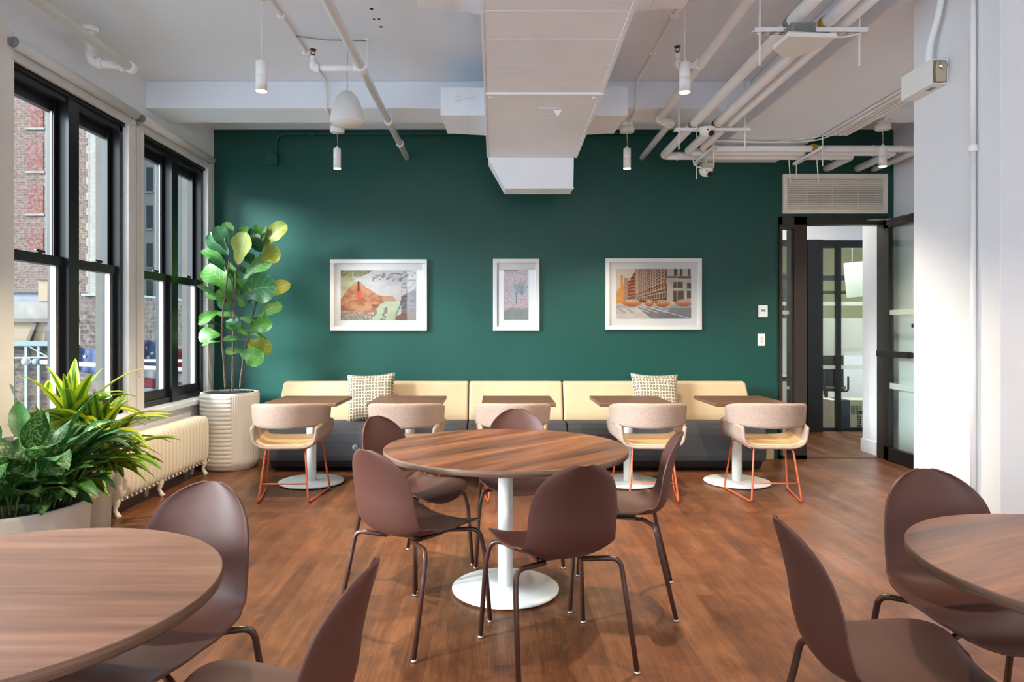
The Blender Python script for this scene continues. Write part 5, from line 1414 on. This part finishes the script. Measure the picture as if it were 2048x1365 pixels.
# cardboard box with its printing
bx = thing('cardboard_box', 'white cardboard box with blue band and black lettering on the office floor', 'box', (4.85, 9.38, 0))
W_, H_ = .62, .385
MB().box(-.30, .34, -.14, .2, 0, H_).build('carton', M['box_card'], bx)
mb = MB(); mb.box(-.165, -.045, -.1425, -.1405, 0, H_); mb.box(-.165, -.045, -.14, .2, H_ + .0005, H_ + .0015); mb.build('blue_band', M['box_blue'], bx)
mb = MB()
for k in range(7): mb.box(-.03 + k * .021, -.022 + k * .021, -.1425, -.1405, .20 - .012 * (k % 2), .31)
for z in (.02, .05, .08, .11): mb.box(.033, .037, -.1425, -.1405, z, z + .02)
mb.build('printed_lines', M['ink'], bx)
fc = bpy.data.curves.new('lettering', 'FONT'); fc.body = 'Remec'; fc.size = .10; fc.extrude = .0008; fc.offset = .002; _f = bpy.data.objects.new('lettering', fc); _me = bpy.data.meshes.new_from_object(_f); bpy.data.objects.remove(_f); fo = bpy.data.objects.new('lettering', _me); COL.objects.link(fo); fo.data.materials.append(M['ink'])
fo.parent = bx; fo.location = (.055, -.1415, .245); fo.rotation_euler = (R(90), R(90), 0)
fo.rotation_mode = 'XYZ'
fo.matrix_basis = Matrix.Translation((.055, -.1415, .245)) @ Matrix.Rotation(R(90), 4, 'Y') @ Matrix.Rotation(R(90), 4, 'X')

# ------------------------------------------------------------------ the street beyond the windows
struct(MB().box(-90, -3.4, -20, 90, -22, -21.8).build('street', M['asphalt']))
def face_x(px, Y): return (px - VX) / F * Y
def face_z(py, Y): return CH + (VY - py) / F * Y
Yb = 40
bl = thing('brick_building', 'tall old brick building with red bricked-up windows and a pale corner', 'building', (-22, Yb, -21))
def Bl(par, name, mb, mat, **kw): o = mb.build(name, mat, par, **kw); o.location = -par.location; return o
Bl(bl, 'wall', MB().box(-34, face_x(178, Yb), Yb, Yb + 4.8, -21, 24), M['brick'])
mb = MB(); xq = face_x(178, Yb); xq2 = face_x(196, Yb)
mb.box(xq, xq2, Yb, Yb + 4.8, -21, 24)
for k in range(60):
    z = -5 + k * .45; mb.box(xq - (.16 if k % 2 else .05), xq, Yb - .02, Yb + .3, z, z + .45)
Bl(bl, 'corner_quoins', mb, M['brick_white'])
for (y0_, y1_) in ((20, 78), (108, 167), (197, 256), (285, 343), (371, 428), (457, 506)):
    mb = MB(); mb.box(face_x(55, Yb), face_x(87, Yb), Yb - .04, Yb + .1, face_z(y1_, Yb), face_z(y0_, Yb)); Bl(bl, 'bricked_window', mb, M['brick_red'])
    mb = MB(); mb.box(face_x(55, Yb) - .1, face_x(87, Yb) + .1, Yb - .1, Yb, face_z(y1_, Yb) - .12, face_z(y1_, Yb)); Bl(bl, 'window_ledge', mb, M['concrete'])
for px in (-60, 0, 110):
    pass
# rooftops in front of it
Yr = 24
rf = thing('low_building', 'low weathered building with concrete parapet, beige wall and teal gutter', 'building', (-16, Yr, -21))
X0, X1 = face_x(-60, Yr), face_x(175, Yr)
Bl(rf, 'wall', MB().box(X0, X1, Yr, Yr + 6, -21, face_z(692, Yr)), M['brick_dark'])
Bl(rf, 'beige_wall', MB().box(X0, X1, Yr, Yr + 5, face_z(690, Yr), face_z(640, Yr)), M['stucco'])
Bl(rf, 'parapet', MB().box(X0, X1 - .3, Yr - .15, Yr + 5, face_z(640, Yr), face_z(603, Yr)), M['concrete'])
Bl(rf, 'coping', MB().box(X0, X1 - .2, Yr - .3, Yr + 5, face_z(645, Yr), face_z(639, Yr)), M['rust'])
Bl(rf, 'metal_roof', MB().box(X0, face_x(84, Yr), Yr, Yr + 5, face_z(603, Yr), face_z(586, Yr)), M['bluegrey'])
Bl(rf, 'cornice', MB().box(X0, face_x(84, Yr), Yr - .15, Yr + 5, face_z(586, Yr), face_z(579, Yr)), M['rust'])
Bl(rf, 'chimney', MB().box(face_x(84, Yr), face_x(108, Yr), Yr - .2, Yr + 1.5, face_z(603, Yr), face_z(561, Yr)), M['stucco'])
Bl(rf, 'chimney_cap', MB().box(face_x(82, Yr), face_x(110, Yr), Yr - .3, Yr + 1.6, face_z(561, Yr), face_z(556, Yr)), M['rust'])
mb = MB(); mb.bar((face_x(60, Yr), Yr - .1, face_z(688, Yr)), (face_x(76, Yr), Yr - .1, face_z(645, Yr)), .12, .12); mb.bar((face_x(97, Yr), Yr - .1, face_z(686, Yr)), (face_x(99, Yr), Yr - .1, face_z(645, Yr)), .1, .1); Bl(rf, 'brace', mb, M['rust'])
Bl(rf, 'gutter', MB().box(X0, face_x(112, Yr), Yr - .35, Yr, face_z(692, Yr), face_z(682, Yr)), M['teal_metal'])
mb = MB()
for px in (36, 63, 88): mb.box(face_x(px - 2.5, Yr), face_x(px + 2.5, Yr), Yr - .3, Yr - .2, face_z(900, Yr), face_z(692, Yr))
mb.bar((X0, Yr - .3, face_z(717, Yr)), (face_x(110, Yr), Yr - .3, face_z(714, Yr)), .05, .05)
mb.bar((face_x(65, Yr), Yr - .3, face_z(690, Yr)), (face_x(108, Yr), Yr - .3, face_z(714, Yr)), .04, .04)
Bl(rf, 'steel_posts', mb, M['stone_white'])
Yd = 21
db = thing('brick_annex', 'dark low brick annex with a stone cap between the brick tower and the pale facade', 'building', (-13, Yd, -21))
Bl(db, 'wall', MB().box(face_x(160, Yd), face_x(255, Yd), Yd, Yd + 5, -21, face_z(592, Yd)), M['brick_dark'])
Bl(db, 'coping', MB().box(face_x(166, Yd), face_x(255, Yd), Yd - .1, Yd + 5, face_z(592, Yd), face_z(588, Yd)), M['stone_white'])
# pale stone building
Yw = 45
wb = thing('pale_building', 'pale stone office building with columns of narrow dark windows', 'building', (-21, Yw, -21))
Bl(wb, 'wall', MB().box(face_x(200, Yw), face_x(364, Yw), Yw, Yw + 12, -21, 22), M['stone_white'])
rows_ = [(185, 235), (260, 311), (335, 384), (411, 458), (487, 535), (559, 606), (635, 680), (712, 755), (790, 830)]
for (y0_, y1_) in rows_:
    for (x0_, x1_) in ((266, 286), (293, 306), (318, 332), (342, 354)):
        if x0_ == 266: x0_ = 274
        g = Bl(wb, 'window', MB().box(face_x(x0_, Yw), face_x(x1_, Yw), Yw - .02, Yw + .05, face_z(y1_, Yw), face_z(y0_, Yw)), M['dark_pane'])
        mb = MB(); mb.box(face_x(x0_ - 1, Yw), face_x(x1_ + 2, Yw), Yw - .15, Yw, face_z(y1_ + 3, Yw), face_z(y1_, Yw)); mb.build('window_ledge', M['stone_white'], g)
# street front panels at the pale building's foot
mb = MB(); mb.box(face_x(283, 30), face_x(332, 30), 30, 30.3, face_z(830, 30), face_z(762, 30)); tag(mb.build('roof_sign', M['stone_white']), 'pale boxy roof structure seen low through the second window', 'roof structure')
Yn = 38
nb = thing('brown_brick_building', 'brown brick building edge seen through the window next to the green wall', 'building', (-17, Yn, -21))
Bl(nb, 'wall', MB().box(face_x(365, Yn), face_x(470, Yn), Yn, Yn + 8, -21, 26), M['brick'])
# flagpole and flag
fp = thing('flagpole', 'white horizontal flagpole with a round white finial outside the windows', 'flagpole', (-4.6, 10, .8))
pa = P(70, 724, 10); pb = P(400, 742, 10.0); pb = pb + (pb - pa) * ((-3.16 - pb.x) / (pb.x - pa.x))
Bl(fp, 'pole', MB().tube([pa, pb], .034, 16), M['pole'])
c_ = P(52, 723, 10); mb = MB(); mb.lathe([(.0, -.06)] + [(.06 * math.cos(R(a)), .06 * math.sin(R(a))) for a in range(-80, 81, 16)] + [(0, .06)], c=c_, n=20, caps=False); mb.tube([c_, pa], .014, 10); Bl(fp, 'finial', mb, M['pole'])
Bl(fp, 'truck', MB().tube([P(68, 724, 10), P(80, 724, 10)], .045, 14), M['bluegrey'])
Bl(fp, 'brace_pole', MB().tube([P(285, 722, 10.4), Vector((-3.16, 10.4, .86))], .024, 12), M['pole'])
fl = thing('flag', 'blue flag with white stars and red and white stripes hanging behind the pole', 'flag', P(300, 740, 10.9))
def fsurf(u, v): # u 0..1 along, v 0..1 down
    px = 150 + 260 * u; top = 690 + 10 * math.sin(u * 9) ; py = top + (835 - top) * v
    return P(px, py, 10.9 + .12 * math.sin(u * 22) + .06 * math.sin(u * 47 + v * 3))
def fpart(u0, u1, v0, v1, mat, name, par=None):
    nu_ = max(4, int((u1 - u0) * 80)); nv_ = max(3, int((v1 - v0) * 16))
    rows = [[fsurf(u0 + (u1 - u0) * i / nu_, v0 + (v1 - v0) * j / nv_) for i in range(nu_ + 1)] for j in range(nv_ + 1)]
    return Bl(fl, name, MB().grid(rows), mat, solid=.004)
fpart(0, .74, 0, .36, M['flag_blue'], 'canton')
mb = MB()
for (u, v) in ((.08, .12), (.16, .22), (.55, .10), (.60, .16), (.57, .22), (.64, .12), (.66, .20)):
    p = fsurf(u, v) + Vector((0, -.03, 0)); rr = .04
    poly = [(p.x + rr * (1 if k % 2 == 0 else .4) * math.sin(PI * k / 5), p.z + rr * (1 if k % 2 == 0 else .4) * math.cos(PI * k / 5)) for k in range(10)]
    mb.prism(poly, p.y - .004, p.y + .004, 'y')
Bl(fl, 'stars', mb, M['flag_white'])
for k in range(6): fpart(.30 if k > 0 else .74, 1, .36 * (k == 0) * 0 + (.0 if k == 0 else .36 + (k - 1) * .13), .36 if k == 0 else .36 + k * .13, M['flag_red'] if k % 2 == 0 else M['flag_white'], 'stripe')
